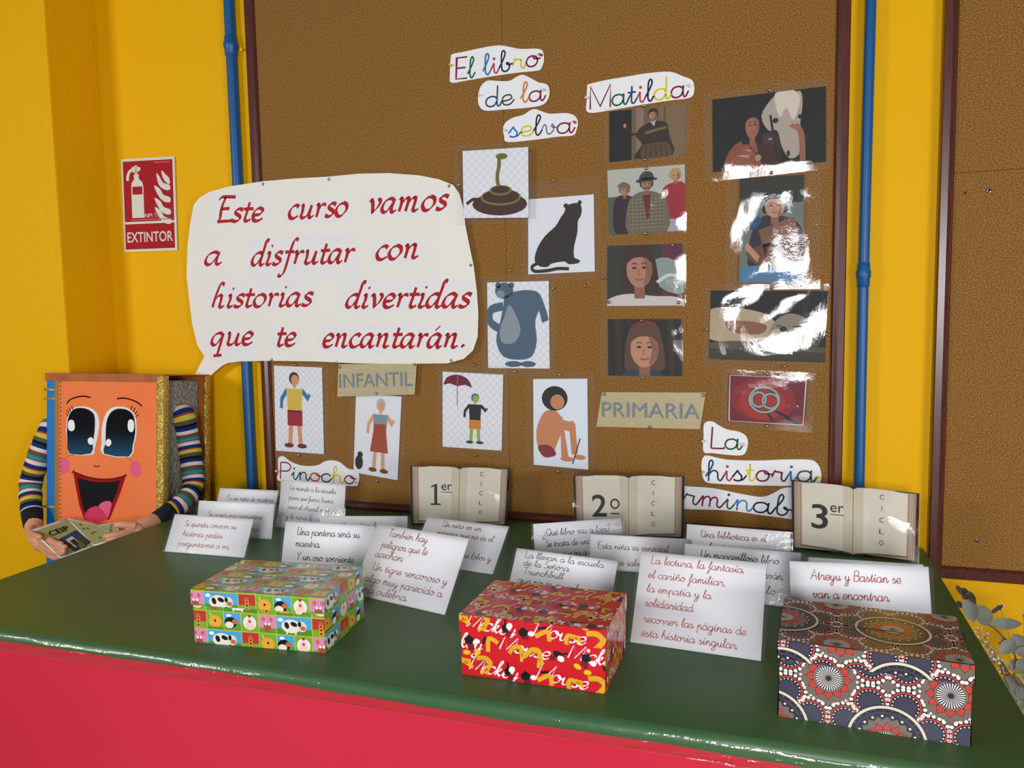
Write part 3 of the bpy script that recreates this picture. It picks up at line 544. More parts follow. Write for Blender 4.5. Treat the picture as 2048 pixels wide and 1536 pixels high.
def ph_knot(A, asp):
    A.rect(0, 0, 1, 1, '6f1f26', 1); A.el(.45, .5, .42, .44, '8e2428', 2, n=30); A.el(.45, .55, .3, .36, 'a82c28', 3, n=30)
    for cx, cy, rx, ry in ((.47, .50, .19, .26), (.40, .50, .09, .15), (.55, .52, .10, .15)):
        ring = [(cx+rx*math.cos(a*.3142), cy+ry*math.sin(a*.3142)) for a in range(21)]; A.line(ring, .07, '16120f', 4, aspect=1/asp); A.line(ring, .045, '9fa3a0', 5, aspect=1/asp)
    A.line([(.62, .72), (.78, .84), (.92, .98)], .05, '1c1410', 6); A.line([(.52, .78), (.6, .92), (.66, 1.0)], .04, '3a2c1c', 6)
    A.line([(.02, .02), (.98, .02), (.98, .02), (.98, .98), (.98, .98), (.02, .98), (.02, .98), (.02, .02)], .012, 'cdbcb8', 7, False)
PICS = [
 ('picture of a coiled brown snake on a checkered sheet', [(-0.8239,1.7625),(-0.6356,1.7583),(-0.6373,1.5723),(-0.8255,1.581)], [(-0.8459,1.7778),(-0.6284,1.767),(-0.6318,1.5586),(-0.8485,1.5614)], a_snake, -.0215, .0008),
 ('picture of a seated black panther on a white sheet', [(-0.6435,1.6235),(-0.4623,1.6255),(-0.4613,1.4236),(-0.6469,1.4216)], [(-0.6584,1.6698),(-0.4444,1.6723),(-0.4439,1.4059),(-0.6616,1.4043)], a_panther, -.003, .001),
 ('picture of a standing blue-grey bear on a checkered sheet', [(-0.767,1.4032),(-0.5889,1.4022),(-0.5895,1.1636),(-0.7693,1.1641)], [(-0.7859,1.4204),(-0.569,1.4191),(-0.5727,1.1459),(-0.7863,1.1441)], a_bear, -.003, .001),
 ('picture of a walking boy in red shorts, lower left of the board', [(-1.4746,1.1681),(-1.3047,1.1628),(-1.3098,0.8972),(-1.4814,0.9014)], [(-1.477,1.1728),(-1.2819,1.1705),(-1.2912,0.8824),(-1.4824,0.8808)], a_boy1, -.003, .0008),
 ('picture of an aproned man on a white sheet under the INFANTIL label', [(-1.1917,1.0853),(-1.0414,1.0788),(-1.063,0.8287),(-1.2099,0.8459)], [(-1.2083,1.0926),(-1.0233,1.0894),(-1.0439,0.8116),(-1.228,0.8235)], a_man, -.003, .0008),
 ('picture of a small green figure under a dark red umbrella', [(-0.9087,1.1532),(-0.7249,1.146),(-0.7338,0.9301),(-0.9149,0.9349)], [(-0.9236,1.1777),(-0.7053,1.17),(-0.7162,0.9122),(-0.9312,0.9152)], a_umbrella, -.003, .001),
 ('picture of a seated dark-haired child in red shorts', [(-0.6373,1.1342),(-0.4845,1.137),(-0.4841,0.8871),(-0.6398,0.8941)], [(-0.6588,1.1521),(-0.4637,1.1548),(-0.4633,0.8728),(-0.6606,0.8761)], a_seated, -.003, .0012)]
for k, (lb, q, lam, fn, Y, amp) in enumerate(PICS): print_sheet(lb, q, lam, fn, Y, amp, k+3, 'character drawings pinned to the board')
PHOTOS = [
 ('glossy photo of a person in a brown belted coat, top of the photo column', [(-0.4193,1.8339),(-0.2249,1.8354),(-0.226,1.7094),(-0.4202,1.7053)], [(-0.4324,1.844),(-0.2138,1.838),(-0.2147,1.7011),(-0.4322,1.6984)], ph_coat, -.003, .0016),
 ('glossy photo of three people, the middle one in a checked jacket and hat', [(-0.4257,1.6851),(-0.2259,1.6858),(-0.2244,1.52),(-0.4215,1.5179)], [(-0.4296,1.6905),(-0.2209,1.6904),(-0.2206,1.5135),(-0.4283,1.5065)], ph_trio, -.003, .0036),
 ('glossy photo of a smiling dark-haired woman', [(-0.4271,1.4894),(-0.2319,1.4874),(-0.2266,1.3288),(-0.4282,1.3314)], [(-0.4405,1.4926),(-0.2218,1.4895),(-0.2215,1.3262),(-0.4418,1.329)], ph_woman, -.003, .0036),
 ('glossy photo of a girl with a fringe, just above the PRIMARIA label', [(-0.4271,1.2969),(-0.2342,1.2942),(-0.2314,1.146),(-0.4268,1.1457)], [(-0.4474,1.2985),(-0.2291,1.2954),(-0.2288,1.1355),(-0.4487,1.136)], ph_girl, -.003, .0032),
 ('large glossy photo of a long-haired youth beside a white horse', [(-0.1586,1.8387),(0.1055,1.8442),(0.1085,1.667),(-0.1566,1.6609)], [(-0.1819,1.8532),(0.1074,1.8637),(0.12,1.6496),(-0.1761,1.6363)], ph_horse, -.003, .0042),
 ('tall glossy photo of a boy holding a book', [(-0.091,1.6404),(0.059,1.6397),(0.0616,1.3796),(-0.0902,1.384)], [(-0.1236,1.6524),(0.0964,1.6442),(0.0998,1.3627),(-0.1255,1.3661)], ph_reader, -.007, .0038),
 ('wide glossy photo of a pale dog lying asleep', [(-0.1601,1.3657),(0.1182,1.3574),(0.1131,1.1823),(-0.1643,1.1905)], [(-0.1739,1.3813),(0.1213,1.3743),(0.1088,1.1625),(-0.1806,1.1684)], ph_dog, -.003, .0038),
 ('glossy red photo of a silver knotted rope ring with a clear border', [(-0.1155,1.1521),(0.0755,1.1448),(0.0691,1.023),(-0.1172,1.0294)], [(-0.1305,1.1661),(0.0927,1.1574),(0.088,1.0071),(-0.1346,1.0146)], ph_knot, -.003, .0012)]
for k, (lb, q, lam, fn, Y, amp) in enumerate(PHOTOS): print_sheet(lb, q, lam, fn, Y, amp, k+21, 'glossy laminated photos pinned to the board')
def label_sheet(label, q, text, p0, p1, h, Y, shear=0):
    o = empty('word_label', (sum(p[0] for p in q)/4, Y, min(p[1] for p in q)), label, 'label', 'tan word labels pinned to the board')
    fm = quadmap(quad3(q, Y)); sheet_mesh('paper', fm, mat('tan_printed_paper', 'c4b68a', .5, noise=(40, 'b3a57c', .35, .7, (1, 1, 8))), o, 1, 1, .0008, smooth=False)
    A = Art(wallmap(Y)); A.type(text, p0[0]+.0010, p0[1]-.0010, p1[0]+.0010, h, '525c6a', 1, 0, shear*h, p1[1]-.0010); A.type(text, p0[0], p0[1], p1[0], h, '7f8893', 2, 0, shear*h, p1[1]); A.build('lettering', art_m, o)
    bumpfilm('laminate', q, Y-.0015, .0005, 77+len(text), o); return o
label_sheet('tan paper label reading INFANTIL under the speech bubble', [(-1.2406,1.1736),(-0.9836,1.1789),(-0.9928,1.0869),(-1.2482,1.0768)], 'INFANTIL', (-1.2401,1.1042), (-1.0,1.1132), 0.0431, -.0155, 0)
label_sheet('tan paper label reading PRIMARIA under the photo of the girl', [(-0.4449,1.1009),(-0.1715,1.1036),(-0.1864,1.0078),(-0.4608,1.0065)], 'PRIMARIA', (-0.4454,1.0356), (-0.1877,1.0354), 0.0414, -.003, .1)

# ------------------------------------------------------------ thumbtacks and push pins
def tack(p, Y, label, r=.0046):
    x, z = p; prof = [(0, -.0042), (.35, -.0040), (.7, -.0028), (.93, -.0012), (1, 0)]; V, F = [], []; n = 12
    for rr, y in prof[1:]:
        for j in range(n): a = 2*math.pi*j/n; V.append((x+r*rr*math.cos(a), Y+y, z+r*rr*math.sin(a)))
    V.append((x, Y-.0042, z)); c = len(V)-1
    for k in range(3):
        for j in range(n): F.append((k*n+j, (k+1)*n+j, (k+1)*n+(j+1) % n, k*n+(j+1) % n))
    for j in range(n): F.append((c, j, (j+1) % n))
    F.append(tuple(3*n+j for j in range(n)))
    o = mesh('thumbtack', V, F, steel, None, True); tag(o, label, 'thumbtack', 'steel thumbtacks in the cork board')
    mesh('pin', *(lambda m_: (m_.v, m_.f))(MB().tube([(x, Y, z), (x, max(.008, Y+.008), z)], .0006, 5)), steel, o); return o
TK = [[(-1.4739,1.717),-0.0175,'steel thumbtack at the upper left edge of the speech bubble'],[(-1.2475,1.7157),-0.0175,'steel thumbtack at the top middle of the speech bubble'],[(-0.8683,1.6715),-0.0175,'steel thumbtack at the upper right corner of the speech bubble'],[(-0.8091,1.4517),-0.0175,'steel thumbtack on the right edge of the speech bubble'],[(-0.8752,1.187),-0.0175,'steel thumbtack at the lower right corner of the speech bubble'],[(-1.2455,1.1789),-0.0175,'steel thumbtack at the bottom middle of the speech bubble'],[(-1.4717,1.1875),-0.0175,'steel thumbtack at the lower left edge of the speech bubble'],[(-1.235,1.1661),-0.018,'steel thumbtack in the left corner of the INFANTIL label'],[(-0.9901,1.1746),-0.018,'steel thumbtack in the right corner of the INFANTIL label'],[(-0.8367,1.6722),-0.0255,'steel thumbtack left of the snake picture'],[(-0.8113,1.1724),-0.0065,'steel thumbtack above the umbrella picture'],[(-0.5712,1.6692),-0.0065,'steel thumbtack above the panther picture'],[(-0.6987,1.4335),-0.0065,'steel thumbtack just above the bear picture'],[(-0.5765,1.3823),-0.0065,'steel thumbtack right of the bear picture'],[(-0.489,1.3867),-0.003,'steel thumbtack alone in bare cork right of the bear picture'],[(-0.6909,1.1547),-0.0065,'steel thumbtack below the bear picture'],[(-0.5599,1.1479),-0.0065,'steel thumbtack above the picture of the seated child'],[(-0.8144,0.9146),-0.0065,'steel thumbtack below the umbrella picture'],[(-0.3276,1.8391),-0.007,'steel thumbtack above the photo of the brown coat'],[(-0.3274,1.7046),-0.007,'steel thumbtack below the photo of the brown coat'],[(-0.3229,1.6821),-0.0085,'steel thumbtack above the photo of three people'],[(-0.3254,1.5162),-0.0085,'steel thumbtack below the photo of three people'],[(-0.256,1.4834),-0.0085,'steel thumbtack at the top right of the smiling woman photo'],[(-0.4385,1.4051),-0.0085,'steel thumbtack left of the smiling woman photo'],[(-0.4228,1.3419),-0.0085,'steel thumbtack at the lower left of the smiling woman photo'],[(-0.2406,1.3368),-0.0085,'steel thumbtack at the lower right of the smiling woman photo'],[(-0.3365,1.291),-0.008,'steel thumbtack at the top of the girl photo'],[(-0.3356,1.1424),-0.008,'steel thumbtack below the girl photo'],[(-0.4381,1.0962),-0.0055,'steel thumbtack in the left corner of the PRIMARIA label'],[(-0.1778,1.097),-0.0055,'steel thumbtack in the right corner of the PRIMARIA label'],[(-0.3161,1.01),-0.0055,'steel thumbtack at the bottom of the PRIMARIA label'],[(-0.0226,1.8467),-0.0085,'steel thumbtack above the horse photo'],[(-0.0164,1.6489),-0.014,'steel thumbtack between the horse photo and the boy with the book'],[(-0.0133,1.3682),-0.0135,'steel thumbtack between the boy with the book and the sleeping dog photo'],[(-0.1697,1.2664),-0.009,'steel thumbtack left of the sleeping dog photo'],[(0.1161,1.2525),-0.009,'steel thumbtack right of the sleeping dog photo'],[(0.0187,1.1732),-0.009,'steel thumbtack below the sleeping dog photo'],[(-0.0205,1.1541),-0.0065,'steel thumbtack above the red knot photo'],[(-0.0198,1.0217),-0.0065,'steel thumbtack below the red knot photo'],[(-1.1172,1.0884),-0.0175,'steel thumbtack above the picture of the aproned man'],[(-1.1301,0.823),-0.006,'steel thumbtack below the picture of the aproned man'],[(-1.4004,0.8904),-0.006,'steel thumbtack below the picture of the walking boy'],[(-1.3973,1.1715),-0.006,'dull thumbtack above the picture of the walking boy'],[(-0.5684,0.8783),-0.0065,'pale thumbtack below the picture of the seated child']]
for p, Y, l in TK: tack(p, Y, l)
def pushpin(p, Y, m, label, lean=0):
    x, z = p; V, F = [], []; n = 10
    prof = [(.0034, 0), (.0036, .0015), (.002, .003), (.0017, .006), (.0032, .0075), (.0034, .0095), (.0024, .0102)]
    for r, d in prof:
        for j in range(n): a = 2*math.pi*j/n; V.append((x+lean*d+r*math.cos(a), Y-d, z+r*math.sin(a)))
    for k in range(len(prof)-1):
        for j in range(n): F.append((k*n+j, (k+1)*n+j, (k+1)*n+(j+1) % n, k*n+(j+1) % n))
    F.append(tuple(range(n))); F.append(tuple(range((len(prof)-1)*n, len(prof)*n))[::-1])
    o = mesh('push_pin', V, F, m, None, True); tag(o, label, 'push pin', 'plastic push pins in the title cards')
    mesh('needle', *(lambda m_: (m_.v, m_.f))(MB().tube([(x, Y, z), (x, .008, z)], .0005, 5)), steel, o)
PPN = [[(-0.858,1.9991),-0.003,'y','yellow push pin at the left end of the El libro card'],[(-0.5997,1.997),-0.003,'r','red push pin at the right end of the El libro card'],[(-0.7768,1.9105),-0.0045,'w','clear push pin at the left end of the de la card'],[(-0.5914,1.9058),-0.0045,'w','clear push pin at the right end of the de la card'],[(-0.7029,1.8107),-0.003,'w','clear push pin at the left end of the selva card'],[(-0.5104,1.8148),-0.003,'r','red push pin at the right end of the selva card'],[(-0.4748,1.8736),-0.0045,'w','clear push pin at the left end of the Matilda card'],[(-0.2151,1.8773),-0.0045,'w','clear push pin at the right end of the Matilda card'],[(-1.4737,0.8383),-0.004,'w','clear push pin at the left end of the Pinocho card'],[(-1.2025,0.8171),-0.004,'w','clear push pin at the right end of the Pinocho card'],[(-0.1741,0.9779),-0.003,'w','clear push pin at the left of the small La card'],[(-0.0776,0.9722),-0.003,'w','clear push pin at the right of the small La card'],[(-0.1773,0.8959),-0.003,'y','yellow push pin at the left end of the historia card'],[(0.101,0.8963),-0.003,'y','yellow push pin at the right end of the historia card']]
for p, Y, k, l in PPN: pushpin(p, Y, {'y': plastic_yellow, 'r': plastic_red, 'w': plastic_white}[k], l, random.uniform(-.5, .5))
for p, r, l in [[(0.457,1.5764),0.0062,'round washer screw in the bare cork board,right of a smaller screw'],[(0.4089,1.5745),0.004,'small tilted brass screw in the bare cork board near its frame'],[(0.4581,0.7592),0.0045,'small screw near the bottom of the bare cork board']]:
    V = []; o = MB(); o.tube([(p[0], 0, p[1]), (p[0], -.0015, p[1]), (p[0], -.0028, p[1]), (p[0], -.0028, p[1]), (p[0], -.0018, p[1])], [r, r, r*.6, r*.4, r*.3], 14)
    tag(o.build('board_screw', steel if r != .004 else mat('brass', 'b8924c', .3, 1.0), None, True), l, 'screw', 'screws in the bare cork board')

# ------------------------------------------------------------ table with its paper covers
TX0, TX1, TY0, TY1, TZ = -1.657, .3375, -1.030, -.030, .74
tb = empty('table', ((TX0+TX1)/2, (TY0+TY1)/2, 0), 'long table under green and red paper', 'table')
mesh('tabletop', *(lambda m_: (m_.v, m_.f))(MB().box(TX0+.006, TX1-.006, TY0+.012, TY1-.004, TZ-.03, TZ-.0042, .003)), mat('table_laminate', 'a8946c', .5), tb)
for x in (TX0+.06, TX1-.06):
    for y in (TY0+.07, TY1-.07): mesh('leg', *(lambda m_: (m_.v, m_.f))(MB().tube([(x, y, 0), (x, y, TZ-.03)], .017, 12)), grey_metal, tb, True)
# green paper sheet: top, rolled edges, front and side lips, slight waves along the fold
def gridmesh(name, us, profile, m, parent, label=None, thick=None):
    V, F = [], []; n = None
    for u in us:
        row = profile(u); n = len(row); V += row
    for i in range(len(us)-1):
        for j in range(n-1): F.append((i*n+j, (i+1)*n+j, (i+1)*n+j+1, i*n+j+1))
    return mesh(name, V, F, m, parent, True)
def wav(x, a, s): return a*(math.sin(x*7.3+s)+.6*math.sin(x*17.1+2*s)+.35*math.sin(x*41+3*s))/2
def green_profile(x):
    w1, w2 = wav(x, .0025, 1), wav(x, .003, 2.2); t = (x-TX0)/(TX1-TX0); lip = .018+.022*max(0, t-.45)
    row = [(x, TY1, TZ-.03), (x, TY1, TZ-.006), (x, TY1-.001, TZ-.001), (x, TY1-.006, TZ)]
    row += [(x, TY1-.006+(TY0+.012-TY1+.006)*k/14, TZ) for k in range(1, 14)]
    row += [(x, TY0+.012, TZ), (x, TY0+.004, TZ-.0015+w1*.25), (x, TY0-.001+w1*.3, TZ-.006), (x, TY0-.0035+w1*.5, TZ-.012), (x, TY0-.004+w1*.5, TZ-lip*.8+w2*.4), (x, TY0-.002+w1*.3, TZ-lip+w2)]
    return row
xs = [TX0+(TX1-TX0)*k/150 for k in range(151)]
gc = gridmesh('green_table_cover', xs, green_profile, green, None); tag(gc, 'dark green paper table cover under clear film', 'table cover')
for xx, s_, lp in ((TX1, 1, .10), (TX0, -1, .06)):
    ys = [TY0+.004+(TY1-.001-TY0-.004)*k/40 for k in range(41)]
    gridmesh('side_lip', ys, lambda y: [(xx, y, TZ-.0006), (xx+s_*.0022, y, TZ-.002), (xx+s_*(.003+wav(y, .0012, 3)), y, TZ-.01), (xx+s_*(.0035+wav(y, .003, 4)), y, TZ-lp*.6), (xx+s_*(.004+wav(y, .004, 4)), y, TZ-lp)], green, gc)
# clear film laid along the front fold, crinkled
def crinkle(x, z, s): return .0012*math.sin(x*31+z*1.5+s)*math.sin(x*11-z*.9+2*s)+.0004*math.sin(x*57+z*.8)
def film_profile(x):
    t = (x-TX0)/(TX1-TX0)
    return [(x, TY0+.006, TZ+.0006), (x, TY0-.0015, TZ-.0035)]+[(x, TY0-.0068+crinkle(x, k, .6), TZ-.010-k*.0026) for k in range(11)]
fl = gridmesh('clear_film_strip', [TX0+.01+(TX1-TX0-.02)*k/260 for k in range(261)], film_profile, front_film, None); tag(fl, 'clear crinkled plastic film folded over the front edge of the table', 'plastic film')
# red skirt: a band under tape, and the loose paper below it
def skirt_profile(x):
    a = .014*math.sin(x*3.1+.6)+.008*math.sin(x*6.7)
    return [(x, TY0+.0075, TZ-.006), (x, TY0+.004, TZ-.016), (x, TY0+.004, TZ-.037)]+[(x, TY0+.004+(-.007+a)*min(1, k/4)*(.5+.5*math.cos(k*.25)), TZ-.037-k*.0703) for k in range(1, 11)]
rs = gridmesh('red_table_skirt', xs, skirt_profile, red_paper, None); tag(rs, 'plain red paper skirt hanging down the front of the table', 'table skirt')
def band_profile(x):
    w1 = wav(x, .0007, 5); return [(x, TY0+.001+w1, TZ-.012), (x, TY0-.001+w1, TZ-.02), (x, TY0-.0015+w1, TZ-.034), (x, TY0+.0005+w1, TZ-.0385)]
gridmesh('taped_band', xs, band_profile, red_band, rs)

# ------------------------------------------------------------ gift boxes
def rng_(seed): return random.Random(seed)
def farm(A, x0, y0, x1, y1, seed):
    c = .034; rn = rng_(seed); nx, ny = int((x1-x0)/c)+2, int((y1-y0)/c)+2; ox, oy = x0-c*rn.random(), y0-c*rn.random()*.4
    A.rect(x0, y0, x1, y1, 'c8b84a', 1); big = set()
    for j in range(ny):
        for i in range(nx):
            X, Y = ox+i*c, oy+j*c; k = (i+3*j+seed) % 7; g = .0009
            if (i, j) in big: continue
            if k == 4 and j+1 < ny+1:   # wide cow over two cells
                big.add((i+1, j)); A.rect(X+g, Y+g, X+2*c-g, Y+c-g, '4aa6da', 2); A.rect(X+g, Y+g, X+2*c-g, Y+c*.35, '4f8f2a', 3)
                A.el(X+c*.25, Y+c*.8, c*.16, c*.1, 'eef4f8', 3, n=10); A.el(X+c*.85, Y+c*.48, c*.55, c*.36, 'e9e2d2', 4); A.el(X+c*.6, Y+c*.52, c*.13, c*.19, '1b1715', 5, 20, n=10); A.el(X+c*1.0, Y+c*.6, c*.2, c*.12, '1b1715', 5, -20, n=10)
                A.el(X+c*1.45, Y+c*.5, c*.26, c*.28, 'ded6c6', 6, n=14); A.el(X+c*1.32, Y+c*.62, c*.1, c*.14, '1b1715', 7, n=8); A.el(X+c*1.5, Y+c*.42, c*.16, c*.12, 'c06a44', 7, n=10)
                for q in (.55, 1.05): A.rect(X+c*q, Y+c*.06, X+c*(q+.09), Y+c*.25, 'efe8d8', 5)
                continue
            A.rect(X+g, Y+g, X+c-g, Y+c-g, ('74ad2c', '4aa6da', '74ad2c', 'd88ab4', '74ad2c', '8abb34', 'b8362c')[k], 2)
            cx, cy = X+c/2, Y+c/2
            if k == 0: A.el(cx, cy-.05*c, .38*c, .34*c, 'e8a63a', 3, n=14); A.line([(cx-.2*c, cy+.2*c), (cx-.32*c, cy+.42*c)], .1*c, 'e8b45a', 4, False); A.el(cx, cy, .06*c, .08*c, '2a1a12', 5, n=6); A.rect(X+g, Y+g, X+c-g, Y+c*.16, '4f8f2a', 3)
            elif k == 1: A.rect(X+g, Y+g, X+c-g, Y+c*.4, '5c9c2c', 3); A.el(X+c*.3, Y+c*.82, c*.16, c*.08, 'eef4f8', 3, n=8); A.el(cx-.1*c, cy-.05*c, .36*c, .3*c, '1b1715', 4, n=14); A.el(cx-.18*c, cy-.18*c, .25*c, .18*c, 'e9e2d2', 5, n=12); A.el(cx+.16*c, cy+.02*c, .17*c, .14*c, 'c06a44', 6, n=10)
            elif k == 2 or k == 5:
                A.el(cx, cy, .38*c, .38*c, 'e6e6ea', 3, n=16)
                if k == 2: A.blob([cx-.25*c, cy-.3*c, cx+.25*c, cy-.3*c, cx+.1*c, cy+.2*c, cx, cy+.34*c, cx-.1*c, cy+.2*c], 'f0cdb8', 4); A.el(cx, cy+.36*c, .09*c, .08*c, 'c02c24', 5, n=8); A.el(cx, cy+.08*c, .08*c, .09*c, 'c8503a', 5, n=8)
                else: A.el(cx-.2*c, cy+.15*c, .14*c, .18*c, '1b1715', 4, n=8); A.el(cx+.02*c, cy-.14*c, .1*c, .14*c, '1b1715', 4, n=8); A.el(cx+.27*c, cy+.14*c, .09*c, .14*c, '1b1715', 4, n=8)
            elif k == 3: A.rect(X+g, Y+g, X+c-g, Y+c*.3, '5c9c2c', 3); A.el(cx, cy-.16*c, .2*c, .26*c, 'a85034', 4, n=12); A.el(cx-.22*c, cy+.26*c, .1*c, .12*c, 'c06a50', 4, n=8); A.el(cx+.22*c, cy+.26*c, .1*c, .12*c, 'c06a50', 4, n=8); A.el(cx-.08*c, cy+.02*c, .07*c, .08*c, 'f4f4f0', 5, n=8); A.el(cx+.1*c, cy+.02*c, .07*c, .08*c, 'f4f4f0', 5, n=8)
            else: A.rect(X+g, Y+g, X+c-g, Y+c*.4, '74ad2c', 3); A.line([(cx, Y+.08*c), (cx, Y+.7*c)], .24*c, 'e08a3a', 4, False); A.el(cx, Y+.76*c, .14*c, .1*c, 'c8582c', 5, n=8); [A.el(cx, Y+q*c, .07*c, .06*c, '5a2c18', 5, n=6) for q in (.2, .4, .58)]
def redbox(A, x0, y0, x1, y1, seed):
    A.rect(x0, y0, x1, y1, 'cc1626', 1); rn = rng_(seed); c = .037; nx, ny = int((x1-x0)/c)+2, int((y1-y0)/c)+2
    for j in range(ny):
        for i in range(nx):
            cx, cy = x0+(i+.5*(j % 2)+rn.uniform(-.15, .15))*c, y0+(j+.35+rn.uniform(-.2, .2))*c; a = rn.uniform(-70, 70); s = rn.uniform(.85, 1.2); k = (0, 1, 0, 2, 3)[(i*2+j+seed) % 5]; ca, sa = math.cos(math.radians(a)), math.sin(math.radians(a))
            Q = lambda x, y: (cx+(x*ca-y*sa)*s, cy+(x*sa+y*ca)*s)
            if k == 0:   # looped yellow scraps
                A.line([Q(-.015, -.008), Q(-.011, .006), Q(-.001, .011), Q(.006, .002), Q(.013, -.004)], .0075*s, 'dfa41e', 3); A.line([Q(-.011, -.008), Q(-.008, .003), Q(0, .006)], .0013, '8f5f18', 4); A.line([Q(.004, .004), Q(.010, -.012)], .005*s, 'e8b02a', 3, False)
            elif k == 1:   # scattered black, white, maroon and yellow scraps
                A.poly([Q(-.010, .004), Q(-.002, .010), Q(.006, .004), Q(.002, -.004), Q(-.008, -.004)], '17141a', 3.4); A.el(*Q(.010, .000), .0055, .0042, 'f0ece8', 4, a, n=10); A.poly([Q(-.006, -.004), Q(.004, -.004), Q(.006, -.013), Q(-.006, -.014)], '7d1626', 3); A.el(*Q(-.008, -.017), .0065, .0042, 'e6bc1e', 4, a, n=12); A.el(*Q(.009, -.017), .0062, .0042, 'e6bc1e', 4, a+30, n=12)
            elif k == 2: A.line([Q(-.010, -.008), Q(0, .008), Q(.009, -.002)], .006*s, 'e0a823', 3); A.line([Q(-.012, .004), Q(-.004, .012)], .004, '201a1a', 3.5, False)
            else: A.el(*Q(0, 0), .008, .0058, '17141a', 3.4, a, n=12); A.el(*Q(.007, -.004), .006, .005, 'f2eeea', 4, a, n=10); A.el(*Q(-.006, -.010), .006, .0045, '7d1626', 3, a, n=10); A.line([Q(.006, .004), Q(.014, .010)], .0028, '17141a', 3.5, False)
    T_ = ['Mouse', 'Mickey']
    for r in range(max(1, round((y1-y0)/.040))):
        for q in range(-1, 3):
            t = T_[(r+q+seed) % 2]; X = x0+.012+q*.112+(r % 2)*.052; Y = y0+.010+r*.040; A.write(t, X, Y, X+.082, Y-.008, .0128, 'f3eeee', w=.26, slant=.35, lay=2, nib=math.radians(30))
CUR['k'] = '104|0,45 32,120 46,175 34,202 20,170 18,0;18,50 46,96 62,88 52,62 24,54 60,10 78,3 104,45'
def mandala(A, x0, y0, x1, y1, seed, ox, oy):
    TAU, NV, NV2, RD_, WT, CR, DK = '73645c', '262330', '3c3b4e', 'c43c34', 'ebe6e0', 'd9d2bf', '2c2224'
    A.rect(x0, y0, x1, y1, TAU, 1)
    def near(cx, cy, r): return x0-r < cx < x1+r and y0-r < cy < y1+r
    def ring(cx, cy, n, r, s, col, lay, ph=0, k=4, sx=1.0):
        for i in range(n):
            a = 2*math.pi*(i+ph)/n; px, py = cx+r*math.cos(a), cy+r*math.sin(a)
            if near(px, py, s): A.el(px, py, s*sx, s, col, lay, math.degrees(a)+45*(k == 4), n=k)
    def petals(cx, cy, n, r0, r1, lay):
        for i in range(n):
            a = 2*math.pi*i/n; da = math.pi/n*.92
            for e, col, l in ((1.12, DK, lay), (1.0, RD_, lay+1)):
                p = [(r0, -da*e), ((r0+r1)/2, -da*.9*e), (r1*(1+.04*(e > 1)), 0), ((r0+r1)/2, da*.9*e), (r0, da*e)]
                if near(cx, cy, r1): A.poly([(cx+r*math.cos(a+b), cy+r*math.sin(a+b)) for r, b in p], col, l)
    def disc(cx, cy, r, lay):
        A.el(cx, cy, r*1.16, r*1.16, DK, lay, n=32); A.el(cx, cy, r*1.12, r*1.12, '85756a', lay+1, n=32); A.el(cx, cy, r, r, '1c1c22', lay+2, n=32)
        for i in range(30):
            a = 2*math.pi*i/30; A.poly([(cx+r*.16*math.cos(a), cy+r*.16*math.sin(a)), (cx+r*.96*math.cos(a-.052), cy+r*.96*math.sin(a-.052)), (cx+r*.96*math.cos(a+.052), cy+r*.96*math.sin(a+.052))], WT, lay+3)
        A.el(cx, cy, r*.2, r*.2, '23262e', lay+4, n=12)
    def star(cx, cy, r0, r1, n, col, lay): A.poly([(cx+(r1 if i % 2 else r0)*math.cos(math.pi*i/n), cy+(r1 if i % 2 else r0)*math.sin(math.pi*i/n)) for i in range(2*n)], col, lay)
    big = [(ox+.15*i, oy+.156*j) for i in range(-2, 4) for j in range(-2, 4)]; small = [(ox+.075+.15*i, oy+.078+.156*j) for i in range(-3, 4) for j in range(-3, 4)]
    for cx, cy in big:
        if not near(cx, cy, .085): continue
        for i in range(8):
            a = math.pi*2*(i+.5)/8; px, py = cx+.057*math.cos(a), cy+.057*math.sin(a)
            if not near(px, py, .027): continue
            A.el(px, py, .0265, .0265, DK, 2, n=24); ring(px, py, 22, .0237, .0029, WT, 3, k=5); A.el(px, py, .0202, .0202, RD_, 3, n=24); A.el(px, py, .0182, .0182, NV, 4, n=24); ring(px, py, 20, .0160, .0011, WT, 5, k=6); A.el(px, py, .0138, .0138, NV2, 5, n=20)
    for cx, cy in small:
        if not near(cx, cy, .045): continue
        star(cx, cy, .033, .037, 14, TAU, 6); ring(cx, cy, 14, .0365, .0022, WT, 7); petals(cx, cy, 12, .0195, .0298, 7); disc(cx, cy, .0178, 9)
    for cx, cy in big:
        if not near(cx, cy, .051): continue
        A.el(cx, cy, .0515, .0515, DK, 8, n=48); A.el(cx, cy, .0505, .0505, CR, 9, n=48); A.el(cx, cy, .0468, .0468, NV, 10, n=48); A.el(cx, cy, .0425, .0425, NV2, 11, n=40); ring(cx, cy, 26, .0447, .0007, '8a8894', 11, k=6)
        A.el(cx, cy, .0395, .0395, NV, 12, n=40); star(cx, cy, .031, .036, 18, TAU, 13); ring(cx, cy, 18, .0365, .0020, WT, 14); petals(cx, cy, 12, .0165, .027, 14); disc(cx, cy, .0152, 16)
